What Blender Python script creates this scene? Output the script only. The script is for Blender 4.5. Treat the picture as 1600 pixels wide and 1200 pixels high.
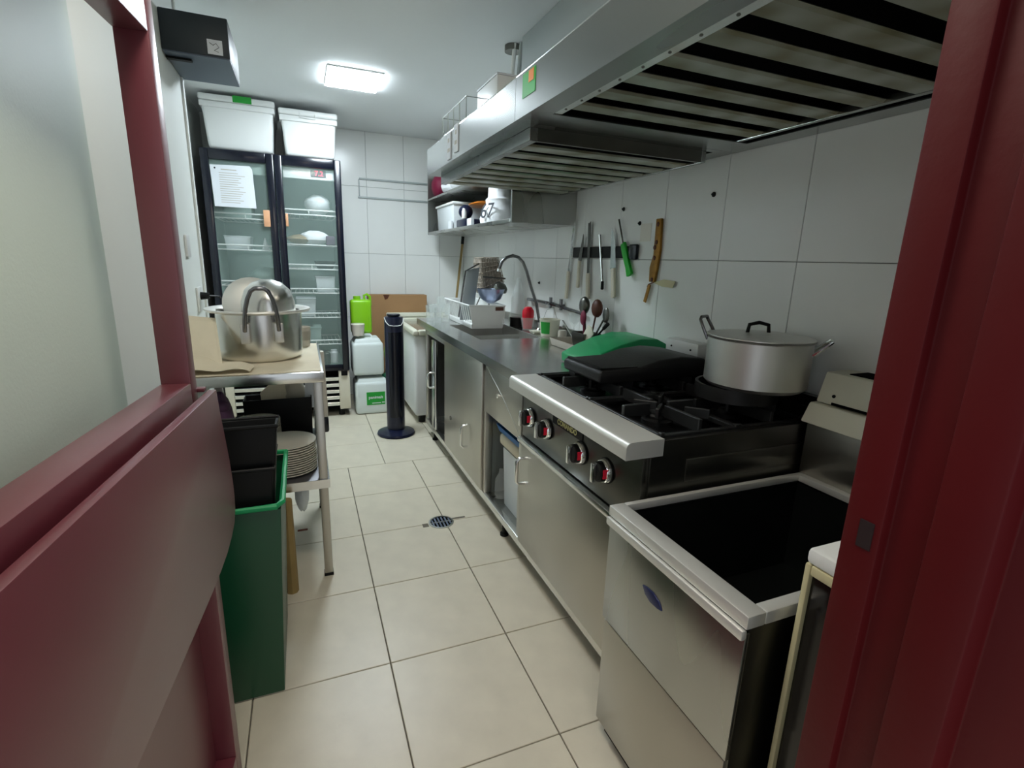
import bpy, bmesh, math, random
from mathutils import Vector, Matrix, Euler
random.seed(7)
sc = bpy.context.scene
for o in list(bpy.data.objects): bpy.data.objects.remove(o)
C = bpy.data.collections.new('kitchen'); sc.collection.children.link(C)

# ------------------------------------------------------------ camera
CAMZ = 1.35
p, w, r = 0.237762589, 0.390885922, 0.0319777427
fw = Vector((math.sin(w)*math.cos(p), math.cos(w)*math.cos(p), -math.sin(p)))
rt = Vector((math.cos(w), -math.sin(w), 0)); up = rt.cross(fw)
rt2 = math.cos(r)*rt + math.sin(r)*up; up2 = -math.sin(r)*rt + math.cos(r)*up
cam = bpy.data.objects.new('camera', bpy.data.cameras.new('camera'))
cam.data.sensor_width = 36; cam.data.lens = 791.84*36/1600; cam.data.clip_start = .02
cam.matrix_world = Matrix(((rt2.x, up2.x, -fw.x, 0), (rt2.y, up2.y, -fw.y, 0), (rt2.z, up2.z, -fw.z, CAMZ), (0, 0, 0, 1)))
C.objects.link(cam); sc.camera = cam

# ------------------------------------------------------------ light, exposure
wd = bpy.data.worlds.new('world'); sc.world = wd; wd.use_nodes = True
wd.node_tree.nodes['Background'].inputs[0].default_value = (.80, .86, .92, 1)
wd.node_tree.nodes['Background'].inputs[1].default_value = .45
sc.view_settings.view_transform = 'Standard'; sc.view_settings.look = 'None'
sc.view_settings.exposure = 0.88; sc.view_settings.gamma = 1; sc.view_settings.use_curve_mapping = False
PANEL_FAR, PANEL_NEAR = 50.0, 17.0
def area(name, loc, size, energy, col, rot=(0, 0, 0)):
    l = bpy.data.lights.new(name, 'AREA'); l.shape = 'RECTANGLE'; l.size, l.size_y = size; l.energy = energy; l.color = col
    o = bpy.data.objects.new(name, l); o.location = loc; o.rotation_euler = rot; C.objects.link(o); return o
area('dining_room_light', (-.3, -1.6, 2.35), (1.2, .6), 34, (1, .93, .84), (math.radians(-28), 0, 0))

# ------------------------------------------------------------ materials
def col(h, a=1):
    h = h.lstrip('#'); v = [int(h[i:i+2], 16)/255 for i in (0, 2, 4)]
    return tuple((x/12.92 if x <= .04045 else ((x+.055)/1.055)**2.4) for x in v) + (a,)
MATS = {}
def mat(name, c, rough=.5, metal=0, var=.0, vscale=6, bump=0, bscale=60, stretch=None, emit=None, estr=0, glass=0, coat=0, alpha=None, spec=None, c2=None):
    m = bpy.data.materials.new(name); m.use_nodes = True; nt = m.node_tree; b = nt.nodes['Principled BSDF']
    cc = col(c) if isinstance(c, str) else c
    b.inputs['Base Color'].default_value = cc; b.inputs['Roughness'].default_value = rough; b.inputs['Metallic'].default_value = metal
    if spec is not None: b.inputs['Specular IOR Level'].default_value = spec
    if glass: b.inputs['Transmission Weight'].default_value = glass; b.inputs['IOR'].default_value = 1.3
    if coat: b.inputs['Coat Weight'].default_value = coat; b.inputs['Coat Roughness'].default_value = .15
    if alpha is not None: b.inputs['Alpha'].default_value = alpha
    if emit: b.inputs['Emission Color'].default_value = col(emit); b.inputs['Emission Strength'].default_value = estr
    tc = nt.nodes.new('ShaderNodeTexCoord'); mp = nt.nodes.new('ShaderNodeMapping'); nt.links.new(tc.outputs['Object'], mp.inputs[0])
    if stretch: mp.inputs['Scale'].default_value = stretch
    if var or c2:
        n = nt.nodes.new('ShaderNodeTexNoise'); n.inputs['Scale'].default_value = vscale; n.inputs['Detail'].default_value = 1.0 if metal > .5 else 5
        nt.links.new(mp.outputs[0], n.inputs[0])
        rp = nt.nodes.new('ShaderNodeValToRGB'); rp.color_ramp.elements[0].position = .32; rp.color_ramp.elements[1].position = .68
        d = col(c2) if c2 else tuple(x*(1-var) for x in cc[:3]) + (1,)
        rp.color_ramp.elements[0].color = d; rp.color_ramp.elements[1].color = cc
        nt.links.new(n.outputs[0], rp.inputs[0]); nt.links.new(rp.outputs[0], b.inputs['Base Color'])
        if metal:
            mr = nt.nodes.new('ShaderNodeMapRange'); mr.inputs['To Min'].default_value = rough*1.15; mr.inputs['To Max'].default_value = rough*.9
            nt.links.new(n.outputs[0], mr.inputs[0]); nt.links.new(mr.outputs[0], b.inputs['Roughness'])
    if bump:
        n = nt.nodes.new('ShaderNodeTexNoise'); n.inputs['Scale'].default_value = bscale; n.inputs['Detail'].default_value = 4
        nt.links.new(mp.outputs[0], n.inputs[0]); bm = nt.nodes.new('ShaderNodeBump'); bm.inputs['Strength'].default_value = bump; bm.inputs['Distance'].default_value = .002
        nt.links.new(n.outputs[0], bm.inputs['Height']); nt.links.new(bm.outputs[0], b.inputs['Normal'])
    MATS[name] = m; return m
mat('floor_tile', '#d9d1bd', .38, var=.09, vscale=9, bump=.12, bscale=90)
mat('grout', '#6f695d', .9)
mat('wall_tile', '#eceeeb', .22, var=.03, vscale=3, spec=.5)
mat('wall_grout', '#9d9f9b', .8)
mat('paint_white', '#ebefeb', .6, var=.03, vscale=2, bump=.15, bscale=150)
mat('paint_green', '#d9e6da', .5, var=.05, vscale=2, bump=.15, bscale=150)
mat('ceiling_paint', '#eaeeef', .75, var=.02, vscale=2)
mat('steel', (.47, .475, .45, 1), .27, 1, var=.12, vscale=5, stretch=(1, 1, .25), bump=.03, bscale=40)
mat('steel_front', (.53, .51, .46, 1), .33, 1, var=.10, vscale=3, stretch=(1, 1, .2))
mat('steel_bright', (.78, .79, .77, 1), .22, 1, var=.08, vscale=8)
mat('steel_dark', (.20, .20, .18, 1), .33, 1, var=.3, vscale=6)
mat('rim_metal', (.80, .80, .76, 1), .42, .6)
mat('top_steel', (.62, .63, .62, 1), .22, 1, var=.15, vscale=5)
mat('hood_steel', (.38, .39, .38, 1), .26, 1, var=.12, vscale=4, stretch=(1, .3, 1))
mat('baffle_steel', (.50, .52, .46, 1), .42, 1, var=.25, vscale=9, c2='#8f8a70')
mat('cavity_black', '#060606', .9, spec=.05)  # near-black colour carrying the shade inside openings and cavities
mat('alum', (.80, .79, .75, 1), .25, 1, var=.1, vscale=7)
mat('alum_matte', (.74, .73, .70, 1), .42, 1, var=.1, vscale=7)
mat('chrome', (.85, .86, .86, 1), .1, 1)
mat('red_paint', '#6e2a35', .45, var=.12, vscale=3, bump=.06, bscale=120, coat=.9)
MATS['red_paint'].node_tree.nodes['Principled BSDF'].inputs['Coat Roughness'].default_value = .38
mat('red_jamb', '#52090e', .5, var=.2, vscale=3, bump=.2, bscale=70, spec=.25)
mat('black_gloss', '#080d1c', .22)
mat('black_plastic', '#070808', .5, bump=.05, spec=.25)
mat('navy_plastic', '#0d1430', .3)
mat('green_bin', '#07482d', .36, var=.06, vscale=3)
mat('green_board', '#129a5c', .5)
mat('iron', '#0b0b0c', .5, bump=.3, bscale=90)
mat('iron_worn', '#37393a', .42, metal=.6, var=.3, vscale=12)
mat('enamel', '#0a0a0b', .3, var=.3)
mat('cream', '#dcdbc8', .4, var=.05)
mat('cream_edge', '#cfc79e', .5)
mat('white_plastic', '#e6e8e6', .35)
mat('white_jug', '#d9e2e0', .4)
mat('milky', '#e6ecee', .35, alpha=.82)
mat('lime', '#86c71a', .35)
mat('label_green', '#1f9a35', .45)
mat('green_cap', '#0f6b4c', .4)
mat('patch', '#dddad0', .6)
mat('cardboard', '#a37d55', .85, var=.1, vscale=4, bump=.1)
mat('kraft', '#ebe1c8', .8, var=.12, vscale=6, bump=.1)
mat('paper', '#dfe3e8', .7)
mat('ink', '#3c4048', .7)
mat('glass', (.95, 1, .98, 1), .02, glass=1)
mat('thin_glass', '#eef6f3', .03, alpha=.17)
mat('door_glass', '#b8cfc8', .04, alpha=.12)
mat('fridge_in', '#9fb3ab', .5, var=.06)
mat('wire_white', '#eef0ee', .35)
mat('knife_handle', '#d8d2bf', .5)
mat('bright_green', '#16b52a', .35)
mat('brass', '#a5772c', .45, metal=.5, var=.3, vscale=30)
mat('maroon', '#7c1238', .6)
mat('brown', '#5a2f1c', .5)
mat('orange', '#d07b22', .5)
mat('display_grey', '#4a3f48', .4)
mat('skin_plastic', '#d9a37c', .5)
mat('red_gloss', '#c9142a', .2)
mat('ceramic', '#d6d0c4', .25)
mat('stone_grey', '#b6b0a2', .3)
mat('black_matte', '#0b0c0d', .7)
mat('plate_glaze', '#cdc8ba', .3)
mat('tray_metal', '#a5adb0', .35, .5)
mat('shelf_steel', '#5c5b5e', .35, .6)
mat('hole', '#1c0305', .8)
mat('box_case', '#18242b', .5)
mat('blue', '#1769b0', .5)
mat('blue_steel', (.35, .40, .55, 1), .3, 1)
mat('mesh_tan', '#a3988a', .6, metal=.0, var=.3, vscale=30)
mat('purple', '#4a2a4a', .6)
mat('hot_red', '#d8213c', .3)
mat('led_red', '#ff3050', .4, emit='#ff5068', estr=.9)
mat('lamp_diffuser', '#ffffff', .5, emit='#e6f3fb', estr=PANEL_FAR)
mat('lamp_diffuser_near', '#ffffff', .5, emit='#fff6e8', estr=PANEL_NEAR)
mat('bag_white', '#eceef0', .6)
mat('dark_glass', '#15110f', .12)
mat('wood_dark', '#9c8350', .7, var=.2, vscale=12)
mat('grey_paint_and_shadow', '#a9b1b0', .5)  # paint on duct and pipe; stands for shadow on the moulding
mat('badge', '#cfc98c', .4, metal=.6)
mat('logo_blue', '#262c56', .3, metal=.3)
mat('food', '#a38f6d', .8, var=.3, vscale=20)
mat('tube_dark', (.22, .22, .23, 1), .25, 1)
mat('rubber', '#111111', .8)

# ------------------------------------------------------------ helpers
ORG = {}
def link(o, parent=None):
    C.objects.link(o)
    if parent: o.parent = parent
    return o
def props(o, label=None, cat=None, group=None, kind=None):
    if label: o['label'] = label
    if cat: o['category'] = cat
    if group: o['group'] = group
    if kind: o['kind'] = kind
    return o
def thing(name, label, cat, loc=(0, 0, 0), group=None, rz=0):
    o = bpy.data.objects.new(name, None); o.empty_display_size = .05; o.location = loc; o.rotation_euler.z = rz
    link(o); ORG[o.name] = Vector(loc) if rz == 0 else Vector((0, 0, 0)); return props(o, label, cat, group)
class MB:
    def __init__(s): s.bm = bmesh.new()
    def hexa(s, v):
        q = [s.bm.verts.new(a) for a in v]
        for f in ((0, 3, 2, 1), (4, 5, 6, 7), (0, 1, 5, 4), (1, 2, 6, 5), (2, 3, 7, 6), (3, 0, 4, 7)): s.bm.faces.new([q[i] for i in f])
        return s
    def box(s, x0, x1, y0, y1, z0, z1, rot=None, piv=None):
        v = [Vector(a) for a in ((x0, y0, z0), (x1, y0, z0), (x1, y1, z0), (x0, y1, z0), (x0, y0, z1), (x1, y0, z1), (x1, y1, z1), (x0, y1, z1))]
        if rot:
            pv = Vector(piv) if piv else Vector(((x0+x1)/2, (y0+y1)/2, (z0+z1)/2)); R = Euler(rot).to_matrix()
            v = [R @ (a-pv)+pv for a in v]
        return s.hexa(v)
    def taper(s, x0, x1, y0, y1, z0, z1, k):           # bottom inset by k
        return s.hexa([(x0+k, y0+k, z0), (x1-k, y0+k, z0), (x1-k, y1-k, z0), (x0+k, y1-k, z0), (x0, y0, z1), (x1, y0, z1), (x1, y1, z1), (x0, y1, z1)])
    def tub(s, x0, x1, y0, y1, z0, z1, k, t):           # open tapered container with walls t
        o = lambda i, z: [(x0+i, y0+i, z), (x1-i, y0+i, z), (x1-i, y1-i, z), (x0+i, y1-i, z)]
        R = [o(k, z0), o(0, z1), o(t, z1), o(k+t, z0+t)]
        V = [[s.bm.verts.new(a) for a in ring] for ring in R]
        s.bm.faces.new(V[0][::-1]); s.bm.faces.new(V[3])
        for a, b in ((0, 1), (1, 2), (2, 3)):
            for i in range(4): j = (i+1) % 4; s.bm.faces.new([V[a][i], V[a][j], V[b][j], V[b][i]])
        return s
    def lathe(s, prof, c=(0, 0, 0), n=32, rot=None):
        c = Vector(c); R = Euler(rot).to_matrix() if rot else Matrix.Identity(3); rings = []
        for rr, z in prof:
            if rr < 1e-6: rings.append([s.bm.verts.new(R @ Vector((0, 0, z))+c)])
            else: rings.append([s.bm.verts.new(R @ Vector((rr*math.cos(2*math.pi*i/n), rr*math.sin(2*math.pi*i/n), z))+c) for i in range(n)])
        for a, b in zip(rings, rings[1:]):
            for i in range(n):
                j = (i+1) % n
                if len(a) == 1 and len(b) == 1: continue
                if len(a) == 1: s.bm.faces.new([a[0], b[j], b[i]])
                elif len(b) == 1: s.bm.faces.new([a[i], a[j], b[0]])
                else: s.bm.faces.new([a[i], a[j], b[j], b[i]])
        for rg, fl in ((rings[0], 1), (rings[-1], 0)):
            if len(rg) > 1 and prof[0] != prof[-1]: s.bm.faces.new(rg[::-1] if fl else rg)
        return s
    def tube(s, pts, rad=.005, n=8, closed=False):
        pts = [Vector(q) for q in pts]; m = len(pts); rings = []; prev = None
        for i, q in enumerate(pts):
            a = pts[(i-1) % m] if (closed or i > 0) else q; b = pts[(i+1) % m] if (closed or i < m-1) else q
            t = (b-a).normalized()
            if prev is None: u = t.orthogonal().normalized()
            else: u = (prev-t*prev.dot(t)).normalized()
            prev = u; v = t.cross(u); rr = rad[i] if isinstance(rad, (list, tuple)) else rad
            rings.append([s.bm.verts.new(q+rr*(math.cos(2*math.pi*k/n)*u+math.sin(2*math.pi*k/n)*v)) for k in range(n)])
        rr = list(zip(rings, rings[1:]))+([(rings[-1], rings[0])] if closed else [])
        for a, b in rr:
            for k in range(n): j = (k+1) % n; s.bm.faces.new([a[k], a[j], b[j], b[k]])
        if not closed: s.bm.faces.new(rings[0][::-1]); s.bm.faces.new(rings[-1])
        return s
    def prism(s, pts, d):                                # planar polygon extruded by vector d
        d = Vector(d); a = [s.bm.verts.new(q) for q in pts]; b = [s.bm.verts.new(Vector(q)+d) for q in pts]; n = len(a)
        s.bm.faces.new(a[::-1]); s.bm.faces.new(b)
        for i in range(n): j = (i+1) % n; s.bm.faces.new([a[i], a[j], b[j], b[i]])
        return s
    def ball(s, c, rx, ry, rz, n=16, m=10, jit=0):
        c = Vector(c); rows = []
        for i in range(1, m):
            th = math.pi*i/m
            rows.append([s.bm.verts.new(c+Vector((rx*math.sin(th)*math.cos(2*math.pi*k/n), ry*math.sin(th)*math.sin(2*math.pi*k/n), rz*math.cos(th)))*(1+random.uniform(-jit, jit))) for k in range(n)])
        T = s.bm.verts.new(c+Vector((0, 0, rz))); B = s.bm.verts.new(c-Vector((0, 0, rz)))
        for k in range(n):
            j = (k+1) % n; s.bm.faces.new([T, rows[0][k], rows[0][j]]); s.bm.faces.new([B, rows[-1][j], rows[-1][k]])
            for a, b in zip(rows, rows[1:]): s.bm.faces.new([a[k], b[k], b[j], a[j]])
        return s
def smooth(me, ang=35):
    for q in me.polygons: q.use_smooth = True
    me.set_sharp_from_angle(angle=math.radians(ang))
def build(name, mb, m, parent=None, bev=0, seg=2, ang=35, **pr):
    bm = mb.bm; bmesh.ops.recalc_face_normals(bm, faces=bm.faces)
    if bev:
        es = [e for e in bm.edges if len(e.link_faces) == 2 and e.calc_face_angle(0) > .5]
        bmesh.ops.bevel(bm, geom=es, offset=bev, segments=seg, profile=.5, affect='EDGES', clamp_overlap=True)
    if parent is not None: org = ORG[parent.name]
    else:
        xs = [v.co for v in bm.verts]; org = Vector(((min(v.x for v in xs)+max(v.x for v in xs))/2, (min(v.y for v in xs)+max(v.y for v in xs))/2, min(v.z for v in xs)))
    bmesh.ops.translate(bm, verts=bm.verts, vec=-org)
    me = bpy.data.meshes.new(name); bm.to_mesh(me); bm.free(); smooth(me, ang); me.materials.append(MATS[m])
    o = bpy.data.objects.new(name, me); link(o, parent)
    if parent is None: o.location = org
    ORG[o.name] = org; return props(o, **pr)
def B(*a, **k): return MB().box(*a, **k)
def copytree(o, loc=None, parent=None, drz=0):
    c = o.copy(); C.objects.link(c); c.parent = parent; ORG[c.name] = ORG.get(o.name, Vector())
    if loc is not None: c.location = loc
    if drz: c.rotation_euler.z += drz
    for ch in list(o.children): copytree(ch, None, c)
    return c
def text(name, s, size, mtx, m, parent, ext=.0006, bold=0):
    cu = bpy.data.curves.new(name, 'FONT'); cu.body = s; cu.size = size; cu.extrude = ext; cu.align_x = 'CENTER'; cu.align_y = 'CENTER'; cu.offset = bold; cu.resolution_u = 3
    t = bpy.data.objects.new(name, cu); C.objects.link(t)
    dg = bpy.context.evaluated_depsgraph_get(); me = bpy.data.meshes.new_from_object(t.evaluated_get(dg)); bpy.data.objects.remove(t)
    me.transform(Matrix.Translation(-ORG[parent.name]) @ mtx); me.materials.clear(); me.materials.append(MATS[m])
    return link(bpy.data.objects.new(name, me), parent)
def face(loc, xdir, ydir):   # matrix for flat text: text x runs along xdir, text y along ydir
    x = Vector(xdir).normalized(); y = Vector(ydir).normalized(); z = x.cross(y)
    return Matrix(((x.x, y.x, z.x, loc[0]), (x.y, y.y, z.y, loc[1]), (x.z, y.z, z.z, loc[2]), (0, 0, 0, 1)))
S = dict(kind='structure')

# ------------------------------------------------------------ the room
WX, BY, CZ = 1.54, 5.15, 2.45
fl = build('floor', B(-.80, 1.60, -1.2, 5.25, -.08, -.009), 'grout', **S)
cache = {}
def tile(parent, x0, x1, y0, y1, z0, z1, m, bev=.0015):
    k = (round(x1-x0, 4), round(y1-y0, 4), round(z1-z0, 4), m)
    if k not in cache:
        mb = B(0, x1-x0, 0, y1-y0, 0, z1-z0); bm = mb.bm
        bmesh.ops.recalc_face_normals(bm, faces=bm.faces); bmesh.ops.bevel(bm, geom=bm.edges[:], offset=bev, segments=1, affect='EDGES')
        me = bpy.data.meshes.new('tile'); bm.to_mesh(me); bm.free(); me.materials.append(MATS[m]); cache[k] = me
    o = bpy.data.objects.new('tile', cache[k]); link(o, parent); o.location = Vector((x0, y0, z0))-ORG[parent.name]; return o
def cuts(a, b, s0, st):
    r_ = [a]; k = math.ceil((a-s0)/st+1e-6)
    while s0+k*st < b-1e-6: r_.append(s0+k*st); k += 1
    return r_+[b]
g = .002
ys = cuts(-.45, BY, 3.26, .441)
for y0, y1 in zip(ys, ys[1:]):
    xs = cuts(-.70, WX, .20 if y0 < 3.25 else .44, .4225)
    for x0, x1 in zip(xs, xs[1:]): tile(fl, x0+g, x1-g, y0+g, y1-g, -.009, 0, 'floor_tile')
wr = build('wall_right', B(WX+.008, WX+.12, .15, BY+.1, 0, CZ), 'wall_grout', **S)
zs = [0, .177, .777, 1.377, 1.977, CZ]
ys = cuts(.30, BY, 1.265, .357)
g = .0013
for y0, y1 in zip(ys, ys[1:]):
    for z0, z1 in zip(zs, zs[1:]): tile(wr, WX, WX+.008, y0+g, y1-g, z0+g, z1-g, 'wall_tile', .001)
wb = build('wall_back', B(-.80, WX, BY+.008, BY+.12, 0, CZ), 'wall_grout', **S)
xs = cuts(-.70, WX, .60, .345)
for x0, x1 in zip(xs, xs[1:]):
    for z0, z1 in zip(zs, zs[1:]): tile(wb, x0+g, x1-g, BY, BY+.008, z0+g, z1-g, 'wall_tile', .001)
build('wall_left', B(-.62, -.45, .15, 2.90, 0, CZ), 'paint_white', **S)
build('wall_left', B(-.82, -.70, 2.60, BY+.1, 0, CZ), 'paint_white', **S)
build('wall_left', B(-.45, -.38, .42, 1.335, 0, CZ), 'paint_green', bev=.004, **S)
build('wall_front', MB().box(.68, WX+.1, .15, .30, 0, CZ).box(-.62, -.36, .15, .30, 0, CZ).box(-.36, .68, .15, .30, 2.12, CZ), 'paint_white', **S)
ceil = build('ceiling', B(-.82, 1.66, .15, 5.27, CZ, CZ+.1), 'ceiling_paint', **S)
# cable moulding framing a band on the back wall; grey stands for its shadow
mo = MB().box(.535, 1.20, BY-.012, BY+.001, 2.035, 2.052).box(.520, 1.20, BY-.012, BY+.001, 1.873, 1.890).box(.528, .538, BY-.010, BY+.001, 1.882, 2.04)
build('trim_1', mo, 'grey_paint_and_shadow', bev=.003, **S)
# upright moulding in the recess of the left wall
build('trim_2', B(-.452, -.440, 2.872, 2.902, 0, CZ), 'paint_white', bev=.004, **S)

# the ceiling lamps
def lamp(cx, cy, sx, sy, m, label, rz=0):
    t = thing('ceiling_light', label, 'ceiling light', (cx, cy, CZ-.0175))
    build('lamp_frame', MB().box(cx-sx, cx+sx, cy-sy, cy+sy, CZ-.012, CZ-.0005), 'white_plastic', t, bev=.003)
    build('diffuser', MB().box(cx-sx+.002, cx+sx-.002, cy-sy+.002, cy+sy-.002, CZ-.0175, CZ-.011), m, t, bev=.004)
lamp(.375, 3.72, .165, .19, 'lamp_diffuser', 'glowing square white LED panel on the ceiling near the fridge')
lamp(.10, .95, .165, .19, 'lamp_diffuser_near', 'second white LED panel on the ceiling, above the doorway and out of the frame')

# right door jamb with rebates
j = thing('door_frame', None, None, (.65, .3, 0)); props(j, kind='structure'); j.name = 'door_2'; ORG[j.name] = Vector((.65, .3, 0))
build('jamb', MB().prism([(.62, .3815, 0), (.62, .337, 0), (.632, .335, 0), (.632, .293, 0), (.617, .290, 0), (.617, .235, 0), (.645, .232, 0), (.645, .15, 0), (.70, .15, 0), (.70, .3815, 0)], (0, 0, 2.12)), 'red_jamb', j, bev=.0025)
build('latch_hole', B(.6185, .6215, .345, .362, 1.020, 1.056), 'hole', j)  # thin plate on the jamb, the hole's shade put into its colour
build('jamb', B(-.345, -.305, .15, .3815, 0, 2.12), 'red_jamb', j, bev=.003)
build('head_jamb', B(-.345, .70, .15, .3815, 2.08, 2.12), 'red_jamb', j, bev=.003)

# ------------------------------------------------------------ red half-glazed door, open into the kitchen
d = thing('door_1', None, None, (-.312, .382, 0), rz=-math.radians(5.6)); props(d, kind='structure')
build('hinge_stile', B(-.055, 0, 0, .06, .01, 2.06), 'red_paint', d, bev=.002)
build('lock_stile', B(-.055, 0, .83, .868, .01, 2.06), 'red_paint', d, bev=.002)
build('top_rail', B(-.055, 0, .06, .83, 1.73, 2.06), 'red_paint', d, bev=.002)
build('middle_rail', B(-.055, 0, .06, .83, .98, 1.08), 'red_paint', d, bev=.002)
build('bottom_rail', B(-.055, 0, .06, .83, .01, .10), 'red_paint', d, bev=.002)
build('lower_panel', B(-.054, -.046, .055, .835, .09, .99), 'red_paint', d)
fo = [(.012, 1.052), (.882, 1.052), (.892, 1.00), (.912, .93), (.928, .87), (.938, .81), (.940, .77), (.934, .735), (.915, .708), (.880, .690), (.83, .676), (.77, .669), (.70, .665), (.60, .664), (.012, .664)]
build('folding_shelf', MB().prism([(.016, a, b) for a, b in fo], (.017, 0, 0)), 'red_paint', d, bev=.0015)
for u in (.15, .45, .78): build('hinge', MB().tube([(.008, u-.04, 1.0), (.008, u+.04, 1.0)], .007).box(.001, .016, u-.035, u+.035, .97, 1.0), 'red_paint', d)
build('pin', MB().box(-.004, .014, .862, .882, 1.052, 1.060), 'red_paint', d, bev=.001)
tp = build('tape', B(-.380, -.376, 1.10, 1.335, 1.855, 1.90), 'blue', label='scrap of blue tape on the left pier, seen through the red door', cat='tape')

# ------------------------------------------------------------ stainless counter along the right wall (cabinet units)
FX = .84
def dhandle(name, parent, y, z, h=.13, out=.038, x=FX, rot=0):
    a = MB(); q = []
    z0, z1 = z-h/2, z+h/2
    q = [(x, y, z1)] + [(x-out+.01*(1-math.cos(t)), y, z1-.01*(1-math.sin(t))) if 0 else (x-out*min(1, t), y, z1) for t in (.7,)]
    q += [(x-out, y, z1-.012), (x-out, y, z0+.012), (x-out*.7, y, z0), (x, y, z0)]
    a.tube(q, .0075, 8); return build(name, a, 'chrome', parent, ang=60)
wt = thing('worktop', 'long stainless worktop with the sunken sink, left of the range', 'worktop', (1.18, 2.9, .84))
mb = MB()
SX0, SX1, SY0, SY1 = .955, 1.365, 2.83, 3.53
for a in ((.815, WX-.002, 1.895, SY0), (.815, WX-.002, SY1, 3.99), (.815, SX0, SY0, SY1), (SX1, WX-.002, SY0, SY1)): mb.box(a[0], a[1], a[2], a[3], .872, .892)
mb.box(.815, .828, 1.895, 3.99, .845, .8725).box(.815, WX-.002, 3.978, 3.99, .845, .8725)
build('top', mb, 'top_steel', wt)
mb = MB(); z0 = .70; z1 = .888
mb.box(SX0, SX0+.004, SY0, SY1, z0, z1).box(SX1-.004, SX1, SY0, SY1, z0, z1).box(SX0+.004, SX1-.004, SY0, SY0+.004, z0, z1).box(SX0+.004, SX1-.004, SY1-.004, SY1, z0, z1).box(SX0+.004, SX1-.004, SY0+.004, SY1-.004, z0, z0+.004)
build('sink_basin', mb, 'alum_matte', wt)
build('drain', MB().lathe([(0, .705), (.035, .705), (.04, .708)], (1.18, 3.2, 0), 20), 'chrome', wt)
build('back_lip', B(1.525, WX-.002, 1.895, 3.99, .8925, .95), 'steel', wt, bev=.002)

cb = thing('base_cabinet', 'stainless base cabinet with closed door and open bays under the sink worktop', 'cabinet', (1.18, 2.9, 0))
build('bottom_rail', B(FX-.004, FX+.026, 1.05, 3.80, .088, .128), 'steel_bright', cb, bev=.003)
build('front_panel', B(FX, FX+.012, 2.39, 3.80, .80, .845), 'steel_front', cb)
for y in (3.76, 2.385, 1.90): build('post', B(FX, FX+.04, y, y+.035, .128, .845), 'steel_front', cb, bev=.002)
build('floor_shelf', B(FX+.026, WX-.01, 1.05, 3.80, .112, .122), 'steel', cb)
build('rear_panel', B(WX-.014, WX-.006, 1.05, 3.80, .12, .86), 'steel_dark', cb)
build('partition', B(FX+.042, WX-.016, 2.388, 2.398, .122, .86), 'steel', cb)
build('partition', B(FX+.042, WX-.016, 3.20, 3.21, .122, .86), 'steel', cb)
build('partition', B(FX+.026, WX-.016, 3.79, 3.80, .128, .845), 'steel', cb)
dA = build('door', B(FX-.012, FX+.004, 2.42, 3.185, .13, .838), 'steel_front', cb, bev=.003)
dhandle('handle', dA, 2.66, .36, .13, x=FX-.012)
build('lock', MB().lathe([(.014, 0), (.014, .006), (0, .006)], (FX-.012, 3.02, .36), 16, rot=(0, -math.pi/2, 0)), 'steel_dark', dA)
dB = build('door', B(FX-.014, FX+.006, 3.44, 3.545, .14, .79), 'steel_bright', cb, bev=.003)   # far leaf standing ajar
dhandle('handle', dB, 3.50, .50, .11, x=FX-.012)
aps = build('apron_panel', B(FX-.006, FX+.006, 1.905, 2.385, .592, .842), 'steel_front', cb, bev=.002)
build('knob', MB().lathe([(.004, 0), (.004, .012), (.011, .016), (.011, .026), (0, .028)], (FX-.006, 2.14, .735), 14, rot=(0, -math.pi/2, 0)), 'chrome', aps)
build('diagonal_line', MB().tube([(FX-.0065, 2.37, .83), (FX-.0065, 2.14, .735), (FX-.0065, 1.93, .62)], .0012, 5), 'steel_bright', aps)  # thin pale line running diagonally across the panel
for y in (3.62, 2.15, 1.12):
    for x in (FX+.03, WX-.1):
        f = build('foot', MB().lathe([(.022, 0), (.022, .012), (.012, .018), (.012, .088)], (x, y, 0), 14), 'black_plastic', cb)
# range side of the run: door B under the range
dC = build('door', B(FX-.014, FX+.002, 1.062, 1.885, .13, .590), 'steel_front', cb, bev=.003)
dhandle('handle', dC, 1.83, .487, .115, x=FX-.014)
# things in the open bay
mb = build('tray', MB().tub(.88, 1.20, 1.96, 2.33, .50, .535, .012, .004), 'blue', label='blue tray on the pile in the open bay beside the range', cat='tray')
build('folded_cloth', MB().box(.885, 1.18, 1.95, 2.30, .435, .498), 'kraft', bev=.02, seg=3, label='folded cream cloth under the blue tray in the open bay', cat='cloth')
build('storage_box', MB().tub(.89, 1.19, 1.93, 2.25, .124, .434, .01, .006), 'milky', bev=.004, label='translucent storage box under the folded cloth in the open bay', cat='box')
build('dark_box', B(1.22, 1.48, 1.95, 2.36, .124, .50), 'black_matte', bev=.01, label='black box at the back of the open bay', cat='box')
build('bottle', MB().lathe([(.03, 0), (.033, .01), (.033, .10), (.012, .14), (.012, .16)], (.91, 2.32, .124), 18), 'thin_glass', label='small clear bottle at the left of the open bay', cat='bottle')

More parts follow.
